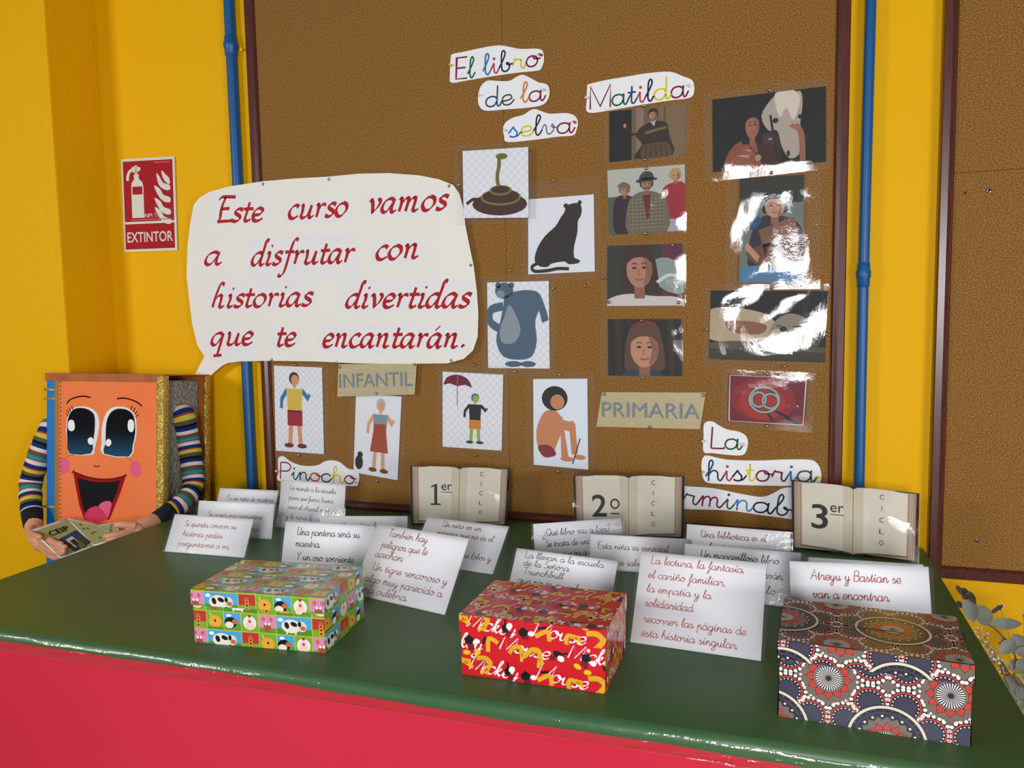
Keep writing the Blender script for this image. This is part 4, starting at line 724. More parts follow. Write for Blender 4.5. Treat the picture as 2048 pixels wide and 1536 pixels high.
def gift_box(name, label, loc, ang, w, d, h, lid, pattern, seed, body_col, slot, args=()):
    """loc = front left bottom corner; x along the front, y to the back"""
    o = empty(name, loc, label, 'box', None, ang); o['group'] = 'patterned cardboard boxes along the front of the table'
    cardm = mat('box_card_'+body_col, body_col, .45)
    e = .0022; mb = MB().box(e, w-e, e, d-e, 0, h-.002); bs = mesh('box_base', mb.v, mb.f, cardm, o, world=False)
    t = .0015; mb = MB().box(0, w, 0, t, h-lid, h, 0).box(0, w, d-t, d, h-lid, h).box(0, t, t, d-t, h-lid, h).box(w-t, w, t, d-t, h-lid, h).box(t, w-t, t, d-t, h-.0018, h)
    ld = mesh('box_lid', mb.v, mb.f, cardm, o, world=False)
    def P_(par, faces):
        for i, (fm, W2, H2, oy) in enumerate(faces):
            A = Art(fm, (0, 0, W2, H2)); pattern(A, 0, 0, W2, H2, seed+i, *((args[0]+oy[0]-.11*(i % 2), args[1]+oy[1]) if args else ()))
            F.v += [] ; n0 = len(F.v); F.v += A.v; F.f += [tuple(k+n0 for k in f) for f in A.f]; F.c += A.c
    F = Art(None); hb = h-lid
    P_(bs, [(lambda u, v, q: (e+u, e-q, v), w-2*e, hb, (0, 0)), (lambda u, v, q: (w-e+q, e+u, v), d-2*e, hb, (0, 0)), (lambda u, v, q: (w-e-u, d-e+q, v), w-2*e, hb, (0, 0)), (lambda u, v, q: (e-q, d-e-u, v), d-2*e, hb, (0, 0))])
    mesh('printed_pattern', F.v, F.f, art_gloss, bs, False, F.c, world=False)
    F = Art(None)
    P_(ld, [(lambda u, v, q: (u, -q, hb+v), w, lid, (.017, -.02)), (lambda u, v, q: (w+q, u, hb+v), d, lid, (0, -.02)), (lambda u, v, q: (w-u, d+q, hb+v), w, lid, (0, -.02)), (lambda u, v, q: (-q, d-u, hb+v), d, lid, (0, -.02)), (lambda u, v, q: (u, v, h+q), w, d, (.012, .098))])
    mesh('printed_pattern', F.v, F.f, art_gloss, ld, False, F.c, world=False)
    A = Art(lambda u, v, q: (u, v, h+q+.0022)); (x0, y0), (x1, y1) = slot; A.line([(x0, y0), (x1, y1)], .0022, '120e0c', 3, False)
    if name == 'red_gift_box': A.line([(x0, y0+.002), (x1, y1+.002)], .0014, 'f0e6e4', 4, False)
    A.build('slot', art_m, ld) if False else mesh('slot', A.v, A.f, art_m, ld, False, A.c, world=False)
    return o
gift_box('farm_gift_box', 'cardboard box printed with green farm animal squares, leftmost of the boxes', (-.987, -.9745, TZ), math.radians(5.8), .258, .170, .099, .029, farm, 3, '5d9c34', ((.085, .078), (.175, .078)))
gift_box('red_gift_box', 'red cardboard box with white script and yellow and black shapes', (-.478, -.957, TZ), math.radians(-.4), .2395, .168, .100, .0285, redbox, 5, 'c01828', ((.075, .086), (.155, .088)))
gift_box('mandala_gift_box', 'brown and white mandala patterned box at the right front of the table', (.007, -.952, TZ), math.radians(-3.5), .2435, .172, .112, .0275, mandala, 2, '5c4f49', ((.065, .078), (.165, .078)), (.140, -.012))

# ------------------------------------------------------------ folded message cards
def tent(label, q, lines, ink, back=.55, bend=0.0, xh=None, extra=None, group='folded message cards standing on the table'):
    """q = tl, tr, br, bl of the printed leaf; a clear leaf folds down behind it.  lines = (text, u0, u1, v baseline)"""
    tl, tr, br, bl = [Vector(p) for p in q]
    o = empty('message_card', ((bl.x+br.x)/2, (bl.y+br.y)/2, TZ), label, 'message card', group)
    g = .0009; q = [p for p in (tl, tr, br+Vector((0, 0, g)), bl+Vector((0, 0, g)))]
    fm = quadmap(q, bend); W2 = (tr-tl).length; H2 = (bl-tl).length
    sheet_mesh('printed_leaf', fm, paper, o, 2, 12, .0006)
    A = Art(lambda u, v, h: fm(u/W2, v/H2, h))
    for t, u0, u1, v in lines: A.write(t, u0*W2, v*H2, u1*W2, v*H2, xh or .0072, ink, w=.155, slant=.12, lay=1, sub=3, vs=-1)
    A.build('handwriting', art_m, o)
    n = Vector(((tr-tl).y, -(tr-tl).x, 0)).normalized()
    if n.y < 0: n = -n
    run = (tl-bl).length*math.cos(math.asin(min(1, (tl.z-TZ)/(tl-bl).length)))
    spread = max(.03, back*(tl.z-TZ)); off = n*spread
    up = n*.001+Vector((0, 0, .0004)); bq = [tl+up, tr+up, Vector((tr.x, tr.y, TZ+.0012))+off, Vector((tl.x, tl.y, TZ+.0012))+off]
    sheet_mesh('clear_leaf', quadmap(bq), film, o, 2, 8, .0004)
    m_ = .006/W2
    fm2 = quadmap(q, bend); sheet_mesh('laminate', lambda u, v, h: fm2(u, v, h+.0006), clear, o, 2, 10, .0002, rng=(-m_, 0, 1+m_, 1.0))
    return o
BR, BK, PU, DG = '94303a', '16181c', '5c2236', '1d3a34'
tent('message card in red ink beginning Si quer\u00e9is conocer su historia', [(-1.4447,-0.4921,0.8248),(-1.2156,-0.4834,0.8248),(-1.2139,-0.5284,0.74),(-1.443,-0.5372,0.74)], [('Si quer\u00e9is conocer su', .16, .82, .30), ('historia pod\u00e9is', .17, .68, .56), ('preguntarme a m\u00ed.', .14, .80, .82)], 'a2393a', .7)
tent('message card behind the Si quer\u00e9is card, second line ending in ero', [(-1.4726,-0.3695,0.8293),(-1.2462,-0.3527,0.8293),(-1.2446,-0.3749,0.74),(-1.4709,-0.3917,0.74)], [('Su pap\u00e1 era carpintero', .14, .86, .46), ('hombre bueno y sincero.', .1, .82, .80)], '7a3238', .6)
tent('rearmost left message card beginning Es un ni\u00f1o de madera', [(-1.5245,-0.2187,0.8277),(-1.3358,-0.2054,0.8277),(-1.3331,-0.2444,0.74),(-1.5217,-0.2577,0.74)], [('Es un ni\u00f1o de madera', .16, .94, .36), ('y no es un ni\u00f1o', .16, .6, .66)], '2a3566', .6)
tent('tall curved message card beginning Lo mand\u00f3 a la escuela', [(-1.3068,-0.2327,0.8665),(-1.0915,-0.2526,0.8665),(-1.0947,-0.2864,0.74),(-1.31,-0.2664,0.74)], [('Lo mand\u00f3 a la escuela', .15, .86, .20), ('para que fuera bueno,', .14, .84, .40), ('pero el chaval ment\u00eda', .14, .86, .60), ('y la nariz le crec\u00eda', .14, .78, .80)], BK, .5, -.006, .0068)
tent('message card beginning Vas a descubrir, behind the pantera card', [(-1.0497,-0.4482,0.8342),(-0.8409,-0.3946,0.8342),(-0.8333,-0.4242,0.74),(-1.0421,-0.4778,0.74)], [('Vas a descubrir', .24, .74, .30), ('la selva y a sus', .14, .66, .56), ('amigos.', .14, .4, .82)], BK, .6)
tent('message card beginning Una pantera ser\u00e1 su maestra', [(-1.0578,-0.5767,0.8534),(-0.8389,-0.5591,0.8534),(-0.8363,-0.5915,0.74),(-1.0552,-0.6091,0.74)], [('Una pantera ser\u00e1 su', .14, .84, .24), ('maestra.', .14, .42, .46), ('Y un oso sonriente', .16, .80, .71)], BK, .5, .003, .0085)
tent('large leaning message card beginning Tambi\u00e9n hay peligros', [(-0.8158,-0.5921,0.8693),(-0.5811,-0.648,0.8693),(-0.6014,-0.7329,0.74),(-0.8361,-0.6769,0.74)], [('Tambi\u00e9n hay', .16, .60, .15), ('peligros que le', .13, .64, .315), ('acechan:', .10, .42, .455), ('Un tigre rencoroso y', .12, .93, .635), ('algo muy parecido a', .08, .92, .80), ('una culebra.', .06, .60, .945)], '94302f', .7, 0, .0082)
tent('message card beginning Un ni\u00f1o en un entorno, in front of the first book sign', [(-0.8001,-0.3686,0.8278),(-0.5806,-0.3999,0.8278),(-0.5925,-0.4838,0.74),(-0.812,-0.4526,0.74)], [('Un ni\u00f1o en un', .22, .70, .17), ('entorno que no es el', .18, .88, .36), ('suyo', .18, .4, .54), ('entre lobos y', .5, .93, .76)], '74302e', 1.2, 0, .0078)
tent('message card beginning \u00bfQu\u00e9 libro vas a leer?', [(-0.5316,-0.3705,0.8293),(-0.3449,-0.267,0.8293),(-0.3342,-0.2865,0.74),(-0.5208,-0.39,0.74)], [('\u00bfQu\u00e9 libro vas a leer?', .10, .86, .32), ('Se trata de una', .12, .64, .60), ('ni\u00f1a que va a entrar', .14, .8, .87)], '232a5c', .6, 0, .0078)
tent('message card beginning Esta ni\u00f1a es, in front of the second book sign', [(-0.3964,-0.3665,0.8142),(-0.1782,-0.35,0.8142),(-0.1762,-0.377,0.74),(-0.3944,-0.3935,0.74)], [('Esta ni\u00f1a es especial', .08, .80, .40), ('y quiere saber m\u00e1s', .08, .72, .84)], '7c3038', .35, 0, .0076)
tent('message card beginning La llevan a la escuela', [(-0.5009,-0.5848,0.8375),(-0.2858,-0.615,0.8375),(-0.2943,-0.6753,0.74),(-0.5094,-0.6451,0.74)], [('La llevan a la escuela', .10, .88, .15), ('de la Se\u00f1ora', .10, .56, .29), ('Trunchbull', .11, .52, .44), ('que no es muy buena', .08, .88, .60)], DG, .7, 0, .0066)
tent('message card beginning Una biblioteca es el refugio', [(-0.1841,-0.3355,0.8438),(0.0331,-0.345,0.8438),(0.0318,-0.3748,0.74),(-0.1854,-0.3653,0.74)], [('Una biblioteca es el', .14, .78, .24), ('refugio', .14, .42, .48), ('de un ni\u00f1o', .14, .5, .74)], '7a2a4a', .6, 0, .0078)
tent('message card beginning Un maravilloso libro', [(-0.1738,-0.4723,0.8396),(0.0505,-0.4789,0.8396),(0.0494,-0.5151,0.74),(-0.1749,-0.5085,0.74)], [('Un maravilloso libro', .14, .82, .24), ('encontrar\u00e1 en el desv\u00e1n,', .1, .86, .52), ('que va a leerlo', .14, .8, .80)], '263430', .6, 0, .0078)
tent('large message card beginning La lectura, la fantas\u00eda', [(-0.2308,-0.6734,0.8791),(-0.0119,-0.6893,0.8791),(-0.0182,-0.776,0.74),(-0.2371,-0.7601,0.74)], [('La lectura, la fantas\u00eda,', .09, .84, .13), ('el cari\u00f1o familiar,', .08, .70, .29), ('la empat\u00eda y la', .08, .60, .445), ('solidaridad', .08, .47, .60), ('recorrer las p\u00e1ginas de', .08, .88, .77), ('esta historia singular.', .08, .83, .92)], 'b0473c', .7, 0, .0074)
tent('blank-topped message card directly behind the Atreyu card', [(0.0639,-0.4686,0.8295),(0.2688,-0.4612,0.8295),(0.2702,-0.5011,0.74),(0.0653,-0.5084,0.74)], [('Con su drag\u00f3n blanco', .16, .7, .30)], '4a4a44', .6)
tent('message card beginning Atreyu y Bastian, behind the mandala box', [(0.0263,-0.6517,0.8751),(0.2504,-0.6249,0.8751),(0.2556,-0.6685,0.74),(0.0315,-0.6953,0.74)], [('Atreyu y Bastian se', .15, .80, .21), ('van a encontrar.', .16, .72, .43), ('Te sorprender\u00e1 todo', .16, .85, .68)], 'a83a34', .35, 0, .0085)

# ------------------------------------------------------------ open-book signs
def book_sign(label, q, num, sup, off=.028, bend=.0, hidden=0):
    tl, tr, br, bl = [Vector(p) for p in q]
    o = empty('book_sign', ((bl.x+br.x)/2, (bl.y+br.y)/2, TZ), label, 'sign', 'open book signs at the back of the table')
    fm = quadmap(q); W2, H2 = (tr-tl).length, (bl-tl).length; k = H2/W2
    sheet_mesh('board', fm, mat('sign_card', '241318', .45), o, 8, 8, .0014)
    A = Art(fm); CR1, CR2 = 'd8d0bf', 'c9bfa9'
    for s in (0, 1):
        X = (lambda a: a) if s == 0 else (lambda a: 1-a); c1 = .475
        for i in range(7): A.poly([(X(.02+.0075*i), .012+.002*i), (X(.475), .012), (X(.475), .96), (X(.02+.0075*i), .975-.004*i)], ('8a6a5c', 'b09a86', '957a68', 'bba892', '9c8472', 'c0ae98', 'a58c78')[i], 1+i*.35)
        edge = [(X(.085), .03), (X(.2), .002), (X(.38), .0), (X(.46), .012), (X(.494), .035), (X(.5), .05), (X(.5), .985), (X(.46), .95), (X(.3), .925), (X(.085), .92)]
        A.poly(edge, CR1, 4.2); A.poly([(X(.42), .008), (X(.494), .035), (X(.5), .05), (X(.5), .97), (X(.42), .94)], CR2, 4.6); A.line([(X(.07), .93), (X(.3), .945), (X(.46), .965), (X(.5), .99)], .012, '6a4c3e', 5)
    A.rect(.497, .04, .503, .985, '8a7a66', 5.2)
    if num == '1':
        A.poly([(.245, .31), (.275, .295), (.275, .635), (.245, .635)], '1c2026', 5.5); A.poly([(.245, .31), (.275, .295), (.222, .365), (.208, .345)], '1c2026', 5.6); A.rect(.207, .632, .312, .658, '1c2026', 5.7)
    else: A.type(num, .165, .655, .30, .36, '1c2026', 5.5, .012, vs=-1)
    if sup == 'er': A.type('er', .318, .40, .425, .155, '1c2026', 5.5, .004, vs=-1); A.rect(.315, .43, .43, .442, '1c2026', 5.5)
    else: A.line([(.375+.036*math.cos(a*.3142), .455+.07*math.sin(a*.3142)) for a in range(21)], .026, '1c2026', 5.5, aspect=1/k); A.rect(.335, .60, .415, .622, '1c2026', 5.5)
    for i, ch in enumerate('CICLO'): A.type(ch, .722-(.017 if ch != 'I' else .003), .13+.165*i+.015, .722+(.017 if ch != 'I' else .003), .075, '44484c', 5.5, .006, vs=-1)
    A.build('printed_book', art_m, o)
    def ff(u, v, h): return fm(u, v, h+.0022+.0016*math.sin(5*u+3*v)+.0012*math.sin(13*u-4*v)+.001*math.sin(9*v+2))
    sheet_mesh('laminate', ff, film, o, 24, 16, .0004, rng=(-.012, -.012, 1.012, 1.0))
    n = Vector((0, 1, 0)); a, b = tl*.6+tr*.4, tl*.4+tr*.6; f_ = .8
    st = [a.lerp(bl*.6+br*.4, .35)+n*.003, b.lerp(bl*.4+br*.6, .35)+n*.003, bl*.42+br*.58+n*off, bl*.58+br*.42+n*off]
    st[2].z = st[3].z = TZ+.001
    sheet_mesh('stand', quadmap(st), mat('sign_card', '241318', .45), o, 1, 1, .0012, smooth=False)
    return o
def sq3(tl, tr, y0, y1): pass
book_sign('open book sign numbered 1er CICLO', [(-0.9552,-0.1378,0.9036),(-0.6824,-0.084,0.8972),(-0.6903,-0.0995,0.741),(-0.9496,-0.1512,0.741)], '1', 'er')
book_sign('open book sign numbered 2\u00ba CICLO', [(-0.4912,-0.146,0.9011),(-0.2169,-0.0832,0.899),(-0.2176,-0.0976,0.741),(-0.4846,-0.1588,0.741)], '2', '\u00ba')
book_sign('open book sign numbered 3er CICLO', [(0.0383,-0.1013,0.9054),(0.3093,-0.1451,0.8974),(0.3072,-0.1586,0.741),(0.0413,-0.1163,0.741)], '3', 'er')

# ------------------------------------------------------------ book-shaped puppet on a stool, beside the table
FZ0, FY0, FS = 1.154, -.225, .085; HN = math.hypot(1, FS)
FU, FV = Vector((1, 0, 0)), Vector((0, FS/HN, 1/HN)); FN = FU.cross(FV)   # FN points to the camera side
def FM(u, v, h): return tuple(Vector((0, FY0, FZ0))+FU*u+FV*v+FN*h)
pu = empty('book_puppet', (-1.92, -.16, .42), 'orange book-shaped puppet with big painted eyes, a laughing mouth and striped sleeves', 'puppet')
PX0, PX1, PV0 = -2.141, -1.698, -.74
def slab(name, x0, x1, v0, v1, h0, h1, m, b=0, smooth=False):
    mb = MB().box(x0, x1, h0, h1, v0, v1, b); V = [FM(x, z, y) for x, y, z in mb.v]; return mesh(name, V, mb.f, m, pu, smooth)
slab('front_cover', PX0+.03, PX1, PV0, -.001, -.018, 0, orange, .002)
slab('spine', PX0-.004, PX0+.034, PV0, -.004, -.19, .001, blue_cover, .006)
slab('back_cover', PX0+.03, PX1, PV0, -.001, -.196, -.180, rust, .002)
slab('body', PX0+.035, PX1-.022, PV0, -.014, -.179, -.019, fur, .008)
slab('top_ribbon', PX0-.006, PX1+.004, -.020, .004, .0006, .0035, rust, .001); slab('top_ribbon', PX0-.003, PX1+.003, -.001, .003, -.197, .0034, rust, .001)
slab('gold_ribbon', PX1-.022, PX1+.004, PV0, -.001, -.020, .0045, gold, .003, True); slab('gold_ribbon', PX1-.004, PX1+.006, PV0, -.001, -.199, -.176, gold, .003, True)
A = Art(FM)
zz = []; v = -.016
while v > PV0+.02: zz += [(PX0+.036, v), (PX0+.058, v-.0065)]; v -= .013
z1 = Art(FM); z1.line(zz, .0036, 'a58632', 22, False); z1.line([(PX0+.036, -.012), (PX0+.036, PV0+.01)], .0075, 'a07c2a', 20, False); z1.line([(PX0+.040, -.012), (PX0+.040, PV0+.01)], .002, 'e8d284', 24, False); z1.build('zigzag_braid', mat('braid_thread', 'ffffff', .35, .4, attr=True), pu)
for vv in [-0.0473,-0.0752,-0.4089]: slab('cord', PX0-.008, PX0+.036, vv-.004, vv+.003, -.002, .006, gold, .002, True)
FE = {'le_w': [(-2.0492,-0.2447),(-2.0593,-0.2125),(-2.0644,-0.1743),(-2.062,-0.1407),(-2.0509,-0.1155),(-2.03,-0.0998),(-1.9903,-0.097),(-1.9569,-0.1058),(-1.9376,-0.128),(-1.9362,-0.161),(-1.9445,-0.199),(-1.954,-0.2277),(-1.9612,-0.2422)],'le': [(-2.0493,-0.2428),(-2.0593,-0.2077),(-2.0607,-0.1646),(-2.0571,-0.1358),(-2.0448,-0.1144),(-2.0263,-0.1035),(-1.9933,-0.1018),(-1.9617,-0.1135),(-1.952,-0.1331),(-1.9531,-0.1709),(-1.9601,-0.209),(-1.9673,-0.2387)],'re_w': [(-1.9204,-0.2396),(-1.9265,-0.2078),(-1.9255,-0.1607),(-1.916,-0.1275),(-1.8971,-0.1036),(-1.8675,-0.0945),(-1.8323,-0.0966),(-1.8055,-0.1109),(-1.7962,-0.1338),(-1.7948,-0.1708),(-1.8039,-0.2081),(-1.8189,-0.2449)],'re': [(-1.9156,-0.2376),(-1.9109,-0.2073),(-1.9099,-0.1602),(-1.9041,-0.1319),(-1.8899,-0.1118),(-1.8663,-0.101),(-1.8347,-0.1022),(-1.8113,-0.1138),(-1.8019,-0.1339),(-1.7995,-0.1709),(-1.8086,-0.2083),(-1.8224,-0.2423)],'l1': [(-2.057,-0.1501),(-2.0496,-0.1394),(-2.036,-0.14),(-2.0298,-0.1542),(-2.0322,-0.1686),(-2.0446,-0.1737),(-2.0557,-0.1669)],'l2': [(-1.9796,-0.1978),(-1.9699,-0.1895),(-1.959,-0.1929),(-1.9565,-0.2042),(-1.9625,-0.2119),(-1.9747,-0.2105)],'r1': [(-1.8274,-0.1485),(-1.8229,-0.1335),(-1.8101,-0.1323),(-1.8031,-0.1432),(-1.8053,-0.1641),(-1.8157,-0.1696),(-1.8251,-0.1624)],'r2': [(-1.9098,-0.2025),(-1.9027,-0.1929),(-1.892,-0.1944),(-1.8883,-0.2056),(-1.8966,-0.2143),(-1.9073,-0.2128)],'b1': [(-2.0622,-0.0889),(-2.0474,-0.0762),(-2.0179,-0.0681),(-1.9935,-0.0658),(-1.9704,-0.0692)],'b2': [(-1.8665,-0.0711),(-1.8442,-0.0689),(-1.815,-0.073),(-1.7918,-0.0809),(-1.7756,-0.0908)],'m_out': [(-2.0367,-0.2959),(-1.9803,-0.3104),(-1.926,-0.3134),(-1.8784,-0.3102),(-1.8338,-0.2986),(-1.8512,-0.3452),(-1.8722,-0.3886),(-1.8957,-0.4346),(-1.9495,-0.4476),(-1.992,-0.4409),(-2.0105,-0.4016),(-2.023,-0.3545)],'m_in': [(-2.0194,-0.3142),(-1.9742,-0.3224),(-1.926,-0.3247),(-1.8843,-0.3198),(-1.8548,-0.3146),(-1.8676,-0.3508),(-1.8864,-0.3871),(-1.9076,-0.4354),(-1.9798,-0.4401),(-1.9921,-0.4147),(-2.0045,-0.3821)],'to1': [(-1.989,-0.4241),(-1.9709,-0.4049),(-1.9437,-0.3966),(-1.9245,-0.402),(-1.9125,-0.4145),(-1.9016,-0.435),(-1.9495,-0.4471),(-1.989,-0.4383)],'to2': [(-1.9365,-0.3971),(-1.9198,-0.3829),(-1.8959,-0.3787),(-1.8864,-0.3871),(-1.8934,-0.411),(-1.9017,-0.4303),(-1.9173,-0.4101)],'ck1': [(-2.0989,-0.2814),(-2.094,-0.2619),(-2.0759,-0.2554),(-2.0541,-0.266),(-2.051,-0.2851),(-2.0639,-0.3039),(-2.0863,-0.304)],'ck2': [(-1.8175,-0.2783),(-1.8107,-0.2576),(-1.7933,-0.2541),(-1.7794,-0.2697),(-1.7781,-0.2904),(-1.7908,-0.3031),(-1.8093,-0.2975)],'no': [(-1.9563,-0.2733),(-1.949,-0.2777),(-1.9394,-0.2772),(-1.9334,-0.2732)],'s1': [(-2.0728,-0.2634),(-2.0542,-0.2497),(-2.0172,-0.2406),(-1.9685,-0.2387)],'s2': [(-1.9174,-0.2376),(-1.8787,-0.2361),(-1.8376,-0.241),(-1.8083,-0.2584)],'c1': [(-2.0416,-0.3019),(-2.0355,-0.2958),(-2.0343,-0.291)],'c2': [(-1.8396,-0.2961),(-1.8338,-0.2996),(-1.8326,-0.2939)],'lip': [(-2.0355,-0.2968),(-1.9803,-0.3104),(-1.926,-0.3144),(-1.8784,-0.3102),(-1.8338,-0.2996)]}
def fpoly(k, col, lay, sm=2): A.poly(closed(FE[k], sm) if sm else FE[k], col, lay)
fpoly('le_w', 'e4e4ea', 2); fpoly('re_w', 'e4e4ea', 2)
for k in ('le', 're'):
    P0 = closed(FE[k], 2); lo, hi = min(p[1] for p in P0), max(p[1] for p in P0)
    bands = ['1f4a66', '1c4259', '18394f', '132d3f', '0f2230', '0c1720', '090e13', '080a0d']
    for i, c in enumerate(bands): A.poly(clip(P0, -9, lo+(hi-lo)*i*.085, 9, hi if i == 7 else lo+(hi-lo)*(i+1)*.085), c, 4)
for k in ('l1', 'l2', 'r1', 'r2'): fpoly(k, 'f4f2ee', 6)
fpoly('ck1', 'e8618a', 2); fpoly('ck2', 'e8618a', 2)
A.line(FE['b1'], .0042, '1a1010', 3, cap=True); A.line(FE['b2'], .0042, '1a1010', 3, cap=True); A.line(FE['no'], .003, '3a1a18', 3); A.line(FE['s1'], .002, 'c65a34', 3); A.line(FE['s2'], .002, 'c65a34', 3)
fpoly('m_out', '9c0f18', 3, 0); fpoly('m_in', '15171b', 4, 0); fpoly('to1', 'd83a62', 5); fpoly('to2', 'e46484', 6); A.line(FE['lip'], .0034, '500a10', 6); A.line(FE['c1'], .0026, '2a1210', 5); A.line(FE['c2'], .0026, '2a1210', 5)
for x0, y0, x1, y1 in ((432, 424, 424, 402), (440, 408, 428, 380), (452, 398, 442, 366), (466, 388, 462, 358), (838, 390, 846, 360), (852, 400, 866, 372), (862, 412, 880, 392), (868, 426, 888, 412)):
    pass
for a, b in [[(-2.0546,-0.128),(-2.0646,-0.1187)],[(-2.0509,-0.1213),(-2.0621,-0.1081)],[(-2.0448,-0.1163),(-2.0535,-0.1012)],[(-2.0362,-0.1104),(-2.0436,-0.0962)],[(-1.8172,-0.1056),(-1.8114,-0.0915)],[(-1.809,-0.11),(-1.7998,-0.0968)],[(-1.802,-0.1163),(-1.7917,-0.1059)],[(-1.7985,-0.1237),(-1.787,-0.116)]]: A.line([a, b], .0026, '1a1010', 5, False)
A.build('painted_face', paint_m, pu)
STR = ['2f8f92', 'a83a34', 'd9d6cf', '1d2f6a', 'a83a34', 'cfbc3c', '565548', '14161c', '1d2f6a', 'd9d6cf', 'a83a34', '565548']
def sleeve(name, path, rad, cuff):
    q = smooth_line([tuple(p) for p in path], 10); d = [0]
    for i in range(1, len(q)): d.append(d[-1]+math.dist(q[i], q[i-1]))
    n = int(d[-1]/.0036); pts, rr = [], []
    for k in range(n+1):
        s = d[-1]*k/n; i = max(j for j in range(len(d)) if d[j] <= s+1e-9); i = min(i, len(q)-2); t = (s-d[i])/max(1e-9, d[i+1]-d[i]); pts.append(tuple(q[i][a]+(q[i+1][a]-q[i][a])*t for a in range(3)))
        f = k/n; rr.append((rad[0]+(rad[1]-rad[0])*f)*(1+.03*math.sin(k*.5))*(min(1, .45+f*7) if name == 'right' else 1))
    cols = []; seq = [(3, 0), (1, 1), (3, 2), (3, 3), (1, 4), (3, 5), (3, 6), (2, 7), (3, 8), (3, 9), (1, 10), (3, 11)]; flat = [lin(STR[c]) for w_, c in seq for _ in range(w_)]
    for k in range(n): cols.append(flat[k % len(flat)])
    MB().tube(pts, rr, 20, cols).build('sleeve', knit, pu, True)
    e = Vector(pts[-1]); t = (e-Vector(pts[-8])).normalized()
    MB().tube([tuple(e-t*.004), tuple(e+t*.012), tuple(e+t*.03), tuple(e+t*.046)], [rad[1]*1.02, rad[1], rad[1]*.93, rad[1]*.9], 20).build('cuff', black_knit, pu, True)
    return e+t*.04, t
sleeve('right', [(-1.7372,-0.13,1.0519),(-1.7146,-0.135,1.0177),(-1.705,-0.13,0.9478),(-1.6866,-0.14,0.873),(-1.6703,-0.16,0.8085),(-1.6664,-0.21,0.7759),(-1.6779,-0.25,0.7579)], (.037, .027), 1)
sleeve('left', [(-2.1682,-0.19,0.9897),(-2.1676,-0.215,0.9584),(-2.1869,-0.24,0.8858),(-2.2049,-0.255,0.8166),(-2.1811,-0.28,0.7603),(-2.1623,-0.295,0.7322)], (.036, .030), 1)
# hands: palm and five fingers fused into one skin
import bmesh
def hand(chains, palm):
    bm = bmesh.new()
    def capsule(pts, rad):
        q = smooth_line([tuple(p) for p in pts], 3); n = len(q); mb = MB(); rr = [rad[0]+(rad[1]-rad[0])*i/(n-1) for i in range(n)]
        # rounded tip
        d = (Vector(q[-1])-Vector(q[-2])).normalized(); q = q+[tuple(Vector(q[-1])+d*rad[1]*.6), tuple(Vector(q[-1])+d*rad[1]*.9)]; rr += [rad[1]*.8, rad[1]*.35]
        mb.tube(q, rr, 12); vs = [bm.verts.new(v) for v in mb.v]; [bm.faces.new([vs[i] for i in f]) for f in mb.f]
    for pts, rad in chains: capsule(pts, rad)
    for c, s, rz in palm:
        r_ = bmesh.ops.create_icosphere(bm, subdivisions=3, radius=1.0); M_ = Matrix.Translation(c) @ rz @ Matrix.Diagonal((s[0], s[1], s[2], 1)); bmesh.ops.transform(bm, matrix=M_, verts=r_['verts'])
    me = bpy.data.meshes.new('hand'); bm.to_mesh(me); bm.free(); tmp = bpy.data.objects.new('hand_source', me); COL.objects.link(tmp)
    r_ = tmp.modifiers.new('r', 'REMESH'); r_.mode = 'VOXEL'; r_.voxel_size = .0019; s_ = tmp.modifiers.new('s', 'SMOOTH'); s_.factor = .5; s_.iterations = 3
    bpy.context.view_layer.update(); ev = tmp.evaluated_get(bpy.context.evaluated_depsgraph_get()); m2 = bpy.data.meshes.new_from_object(ev); bpy.data.objects.remove(tmp); m2.name = 'hand'
    m2.materials.clear(); m2.materials.append(skin_m); m2.polygons.foreach_set('use_smooth', [True]*len(m2.polygons)); o = bpy.data.objects.new('hand', m2); COL.objects.link(o); o.parent = pu; bpy.context.view_layer.update(); o.matrix_parent_inverse = pu.matrix_world.inverted(); return o
def rot(ax, deg): return Matrix.Rotation(math.radians(deg), 4, ax)
# left hand of the picture: comes down from the cuff, fingers curl under and round the lower left of the booklet
hand([([(-2.1391,-0.31,0.7079),(-2.1231,-0.325,0.6929),(-2.0684,-0.36,0.676)], (.026, .024)),
      ([(-2.0391,-0.38,0.7017),(-1.9523,-0.42,0.6987),(-1.9021,-0.445,0.6995),(-1.876,-0.452,0.7021)], (.0105, .0078)),
      ([(-2.0369,-0.38,0.684),(-1.9537,-0.42,0.6826),(-1.8866,-0.45,0.6894),(-1.8533,-0.46,0.6977)], (.0105, .0078)),
      ([(-2.0404,-0.375,0.6673),(-1.9551,-0.42,0.6679),(-1.8917,-0.45,0.6733),(-1.8559,-0.462,0.684)], (.010, .0075)),
      ([(-2.0435,-0.37,0.6536),(-1.9716,-0.41,0.6519),(-1.9117,-0.44,0.6557),(-1.8758,-0.455,0.6675)], (.009, .0068)),
      ([(-2.1088,-0.34,0.701),(-2.0638,-0.385,0.7043),(-2.0014,-0.425,0.711),(-1.9653,-0.44,0.712)], (.0110, .0078))],
     [((-2.0555,-0.365,0.6693), (.031, .020, .028), rot('Y', 25))])
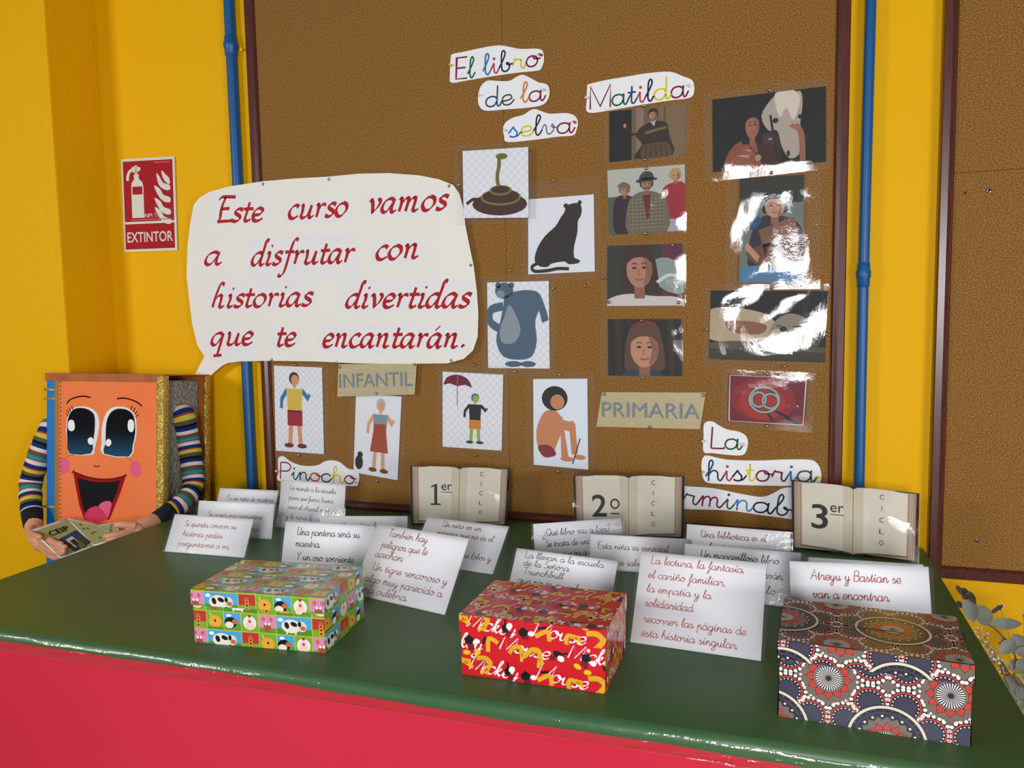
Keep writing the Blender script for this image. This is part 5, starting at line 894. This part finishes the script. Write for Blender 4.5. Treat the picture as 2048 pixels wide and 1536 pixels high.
# right hand of the picture: reaches in from the cuff, thumb above and fingers below the booklet edge
hand([([(-1.6916,-0.29,0.7404),(-1.6944,-0.32,0.7378),(-1.7014,-0.345,0.7338)], (.022, .021)),
      ([(-1.691,-0.37,0.7441),(-1.7075,-0.385,0.7498),(-1.7205,-0.393,0.7524),(-1.7316,-0.396,0.751)], (.0115, .0085)),
      ([(-1.6958,-0.37,0.7266),(-1.7063,-0.395,0.7299),(-1.722,-0.418,0.7294),(-1.7431,-0.425,0.7256)], (.0105, .0078)),
      ([(-1.6964,-0.37,0.718),(-1.6987,-0.4,0.7205),(-1.7098,-0.424,0.7208),(-1.7296,-0.432,0.7188)], (.0105, .0076)),
      ([(-1.6937,-0.37,0.7082),(-1.6927,-0.4,0.7082),(-1.6969,-0.424,0.7092),(-1.7111,-0.434,0.7096)], (.010, .0074)),
      ([(-1.6908,-0.37,0.6998),(-1.6865,-0.4,0.6988),(-1.6878,-0.42,0.6989),(-1.6952,-0.43,0.6999)], (.009, .0066))],
     [((-1.7034,-0.362,0.7267), (.030, .018, .025), rot('Y', 15))])
bk = empty('booklet', (-1.8626,-0.42,0.6767), 'olive folded leaflet reading CEIP held by the puppet', 'booklet')
def two(qa, name, draw):
    fm = quadmap(qa); sheet_mesh(name, fm, paper, bk, 4, 4, .0008); A = Art(lambda u, v, h: fm(u, v, h*9)); draw(A); A.build('printed_page', art_m, bk)
def pgL(A):
    A.rect(.03, .08, .97, .98, '9a9564', 1); A.type('CEIP', .28, .38, .82, .15, '14140f', 3, .02, vs=-1); A.poly([(.38, .52), (.95, .44), (1.0, .9), (.45, .98)], '2a3a5c', 2); A.poly([(.42, .70), (.95, .62), (1.0, .9), (.45, .98)], '3a3c34', 3); A.poly([(.5, .62), (.72, .58), (.76, .88), (.54, .92)], 'b8b2a4', 4); A.poly([(.56, .70), (.7, .68), (.72, .9), (.6, .92)], '23261e', 5); A.poly([(.62, .82), (.8, .80), (.82, .96), (.64, .98)], '4e6a2c', 5)
def pgR(A):
    A.rect(.04, .06, .96, .96, '9a9564', 1)
    for x, y in ((.3, .2), (.25, .38), (.42, .34), (.4, .56), (.55, .5), (.52, .76)): A.poly([(x-.05, y+.04), (x-.02, y-.03), (x, y+.03), (x+.03, y-.04), (x+.06, y+.05)], '4a4a40', 2)
def pgT(A):
    A.rect(.03, .05, .95, .96, '9a9564', 1)
    for i, ch in enumerate('OTECA'): A.type(ch, .18+.15*i-.055, .82-.16*i, .18+.15*i+.055, .13, '14140f', 3, .025, vs=-1)
two([(-2.0471,-0.4,0.7155),(-1.9809,-0.335,0.7388),(-1.7984,-0.415,0.6917),(-1.861,-0.47,0.6677)], 'left_page', pgL)
two([(-1.9809,-0.335,0.7388),(-1.8301,-0.365,0.736),(-1.7294,-0.405,0.7111),(-1.7984,-0.415,0.6917)], 'middle_page', pgR)
two([(-1.8301,-0.365,0.736),(-1.7577,-0.375,0.7508),(-1.7177,-0.4,0.7219),(-1.7296,-0.405,0.7083)], 'right_page', pgT)
stl = empty('stool', (-1.92, -.17, 0), 'pale wooden stool under the book puppet, hidden behind the table', 'stool')
mb = MB().box(-2.09, -1.75, -.32, -.05, .370, .394, .006); mesh('seat', mb.v, mb.f, wood_pale, stl)
for x in (-2.06, -1.78):
    for y in (-.27, -.08): mb = MB().tube([(x, y, 0), (x, y, .371)], .014, 10); mesh('leg', mb.v, mb.f, wood_pale, stl, True)

# ------------------------------------------------------------ dried eucalyptus and baby's breath in a floor vase
vs = MB().lathe([(.001, 0), (.075, .0), (.10, .05), (.115, .16), (.095, .30), (.06, .40), (.055, .44), (.065, .455), (.058, .45), (.048, .43), (.05, .40), (.04, .05), (.001, .04)], (.80, -.36, 0), 28).build('floor_vase', mat('vase_clay', 'a88a6c', .6), None, True)
tag(vs, 'clay floor vase holding dried branches, just outside the frame on the right', 'vase')
leafm = mat('eucalyptus_leaf', '6e7366', .65, noise=(30, '898c7c', .35, .7), bump=(60, .2, .001)); leafd = mat('withered_leaf', '33281f', .7, noise=(60, '4a3a2c', .3, .7)); stemm = mat('dry_stem', '6a5034', .7); budm = mat('baby_breath_bud', 'e8e0d0', .8)
def leaf(p, n, along, L, W_, m, parent, name='leaf', cup=.12):
    p, n, a = Vector(p), Vector(n).normalized(), Vector(along).normalized(); a = (a-n*a.dot(n)).normalized(); s = n.cross(a); V, F = [], []
    prof = ((0, .04), (.12, .55), (.3, .92), (.5, 1), (.7, .86), (.88, .5), (1, .06))
    for t, w_ in prof:
        for u in (-1, -.5, 0, .5, 1): V.append(tuple(p+a*(L*t)+s*(W_/2*w_*u)+n*(cup*W_*(u*u)*w_+.1*L*t*t)))
    for i in range(len(prof)-1):
        for j in range(4): F.append((i*5+j, i*5+j+1, (i+1)*5+j+1, (i+1)*5+j))
    return mesh(name, V, F, m, parent, True)
ebr = empty('eucalyptus_branch', (.80, -.36, .35), 'dried eucalyptus branch with round grey-green leaves right of the table', 'branch', 'dried branches in the floor vase')
PE = lambda *a: None
st1 = [(0.3704,-0.25,0.7185),(0.3879,-0.26,0.6944),(0.4118,-0.27,0.6628),(0.4402,-0.28,0.6463),(0.4681,-0.3,0.6069),(0.4933,-0.32,0.5458)]
V0 = (.80, -.36, .42)
mb = MB().tube(smooth_line(st1+[(.78, -.35, .55), V0], 5), [.0009+.00005*i for i in range(36)], 6); mesh('stem', mb.v, mb.f, stemm, ebr, True)
LV = [((0.3884,-0.26,0.7107),(0.405,-0.25,0.6588),0.03,0),((0.3987,-0.27,0.67),(0.4271,-0.25,0.6655),0.042,0),((0.4255,-0.275,0.6598),(0.4815,-0.26,0.6633),0.024,0),((0.4287,-0.27,0.6786),(0.4504,-0.26,0.6986),0.009,1),((0.3674,-0.25,0.7269),(0.3811,-0.25,0.7065),0.01,1),((0.3752,-0.25,0.7168),(0.3882,-0.26,0.7172),0.013,1),((0.39,-0.26,0.7195),(0.4029,-0.255,0.6952),0.012,1),((0.3774,-0.26,0.7031),(0.3939,-0.26,0.7112),0.012,1),((0.3683,-0.255,0.6939),(0.3781,-0.25,0.6821),0.012,1),((0.4639,-0.29,0.6466),(0.5023,-0.27,0.6089),0.04,0),((0.467,-0.3,0.6384),(0.4533,-0.28,0.6072),0.026,0),((0.468,-0.3,0.6111),(0.4906,-0.28,0.616),0.018,0)]
def put_leaves(LV, par):
    for a, b, wd, k in LV:
        a, b = Vector(a), Vector(b); d = b-a; leaf(a, (-.25+random.uniform(-.2, .2), -1, .25+random.uniform(-.2, .2)), d, d.length, wd, leafd if k else leafm, par)
put_leaves(LV, ebr)
eb2 = empty('eucalyptus_branch', (.80, -.36, .35), 'lower eucalyptus branch with overlapping dark leaves at the right edge', 'branch', 'dried branches in the floor vase')
mb = MB().tube(smooth_line([(0.4422,-0.3,0.5825),(0.4592,-0.31,0.5363),(0.4824,-0.33,0.4863)]+[V0], 5), .0012, 6); mesh('stem', mb.v, mb.f, stemm, eb2, True)
put_leaves([((0.4579,-0.3,0.593),(0.4858,-0.29,0.5773),0.03,0),((0.4537,-0.3,0.5606),(0.4816,-0.29,0.5449),0.026,0),((0.4501,-0.3,0.5601),(0.4736,-0.29,0.5181),0.024,0),((0.4695,-0.31,0.5462),(0.4938,-0.3,0.53),0.03,0),((0.4594,-0.31,0.53),(0.4789,-0.3,0.5003),0.026,0),((0.4714,-0.32,0.5217),(0.4942,-0.31,0.4948),0.03,0),((0.4662,-0.31,0.59),(0.4948,-0.3,0.5997),0.024,0),((0.4755,-0.31,0.5765),(0.5013,-0.3,0.5669),0.03,0)], eb2)
bb = empty('baby_breath_spray', (.80, -.36, .35), 'dried baby\u2019s breath spray with tiny pale flower heads beside the table', 'branch', 'dried branches in the floor vase')
rn = random.Random(11); cl = [(0.4128,-0.24,0.6273),(0.423,-0.25,0.6215),(0.4177,-0.25,0.6121),(0.4277,-0.26,0.6066),(0.4364,-0.26,0.5946),(0.4416,-0.27,0.5908),(0.4384,-0.27,0.5774),(0.4468,-0.28,0.5829),(0.4526,-0.28,0.5729),(0.4512,-0.28,0.5598),(0.4583,-0.28,0.565),(0.467,-0.28,0.5726),(0.4625,-0.28,0.5484),(0.4726,-0.29,0.5479),(0.4834,-0.29,0.5451),(0.4489,-0.26,0.6888),(0.4872,-0.27,0.6837),(0.4842,-0.3,0.501),(0.4497,-0.27,0.6219)]
root = Vector((0.4861,-0.32,0.5028)); mbs = MB(); mbb = MB()
mbs.tube(smooth_line([tuple(root), (.78, -.35, .5), V0], 4), .0009, 5)
for c in cl:
    c = Vector(c); mid = (c+root)/2+Vector((0, 0, .015)); mbs.tube(smooth_line([tuple(c), tuple(mid), tuple(root)], 3), .0004, 4)
    for _ in range(7):
        d = Vector((rn.uniform(-1, 1), rn.uniform(-1, 1), rn.uniform(-.7, 1)))*.0085; p = c+d; mbs.tube([tuple(c-Vector((0, 0, .006))), tuple(p)], .0003, 3); r = rn.uniform(.0018, .0034)
        mbb.lathe([(r*.3, -r), (r, -.2*r), (r*.9, r*.5), (r*.35, r)], tuple(p), 6)
mbs.build('stem', stemm, bb, True); fb = mbb.build('flower_heads', budm, bb, False); fb['kind'] = 'stuff'
for o in [o for o in S.objects if o.name == 'lettering_source']: bpy.data.objects.remove(o)
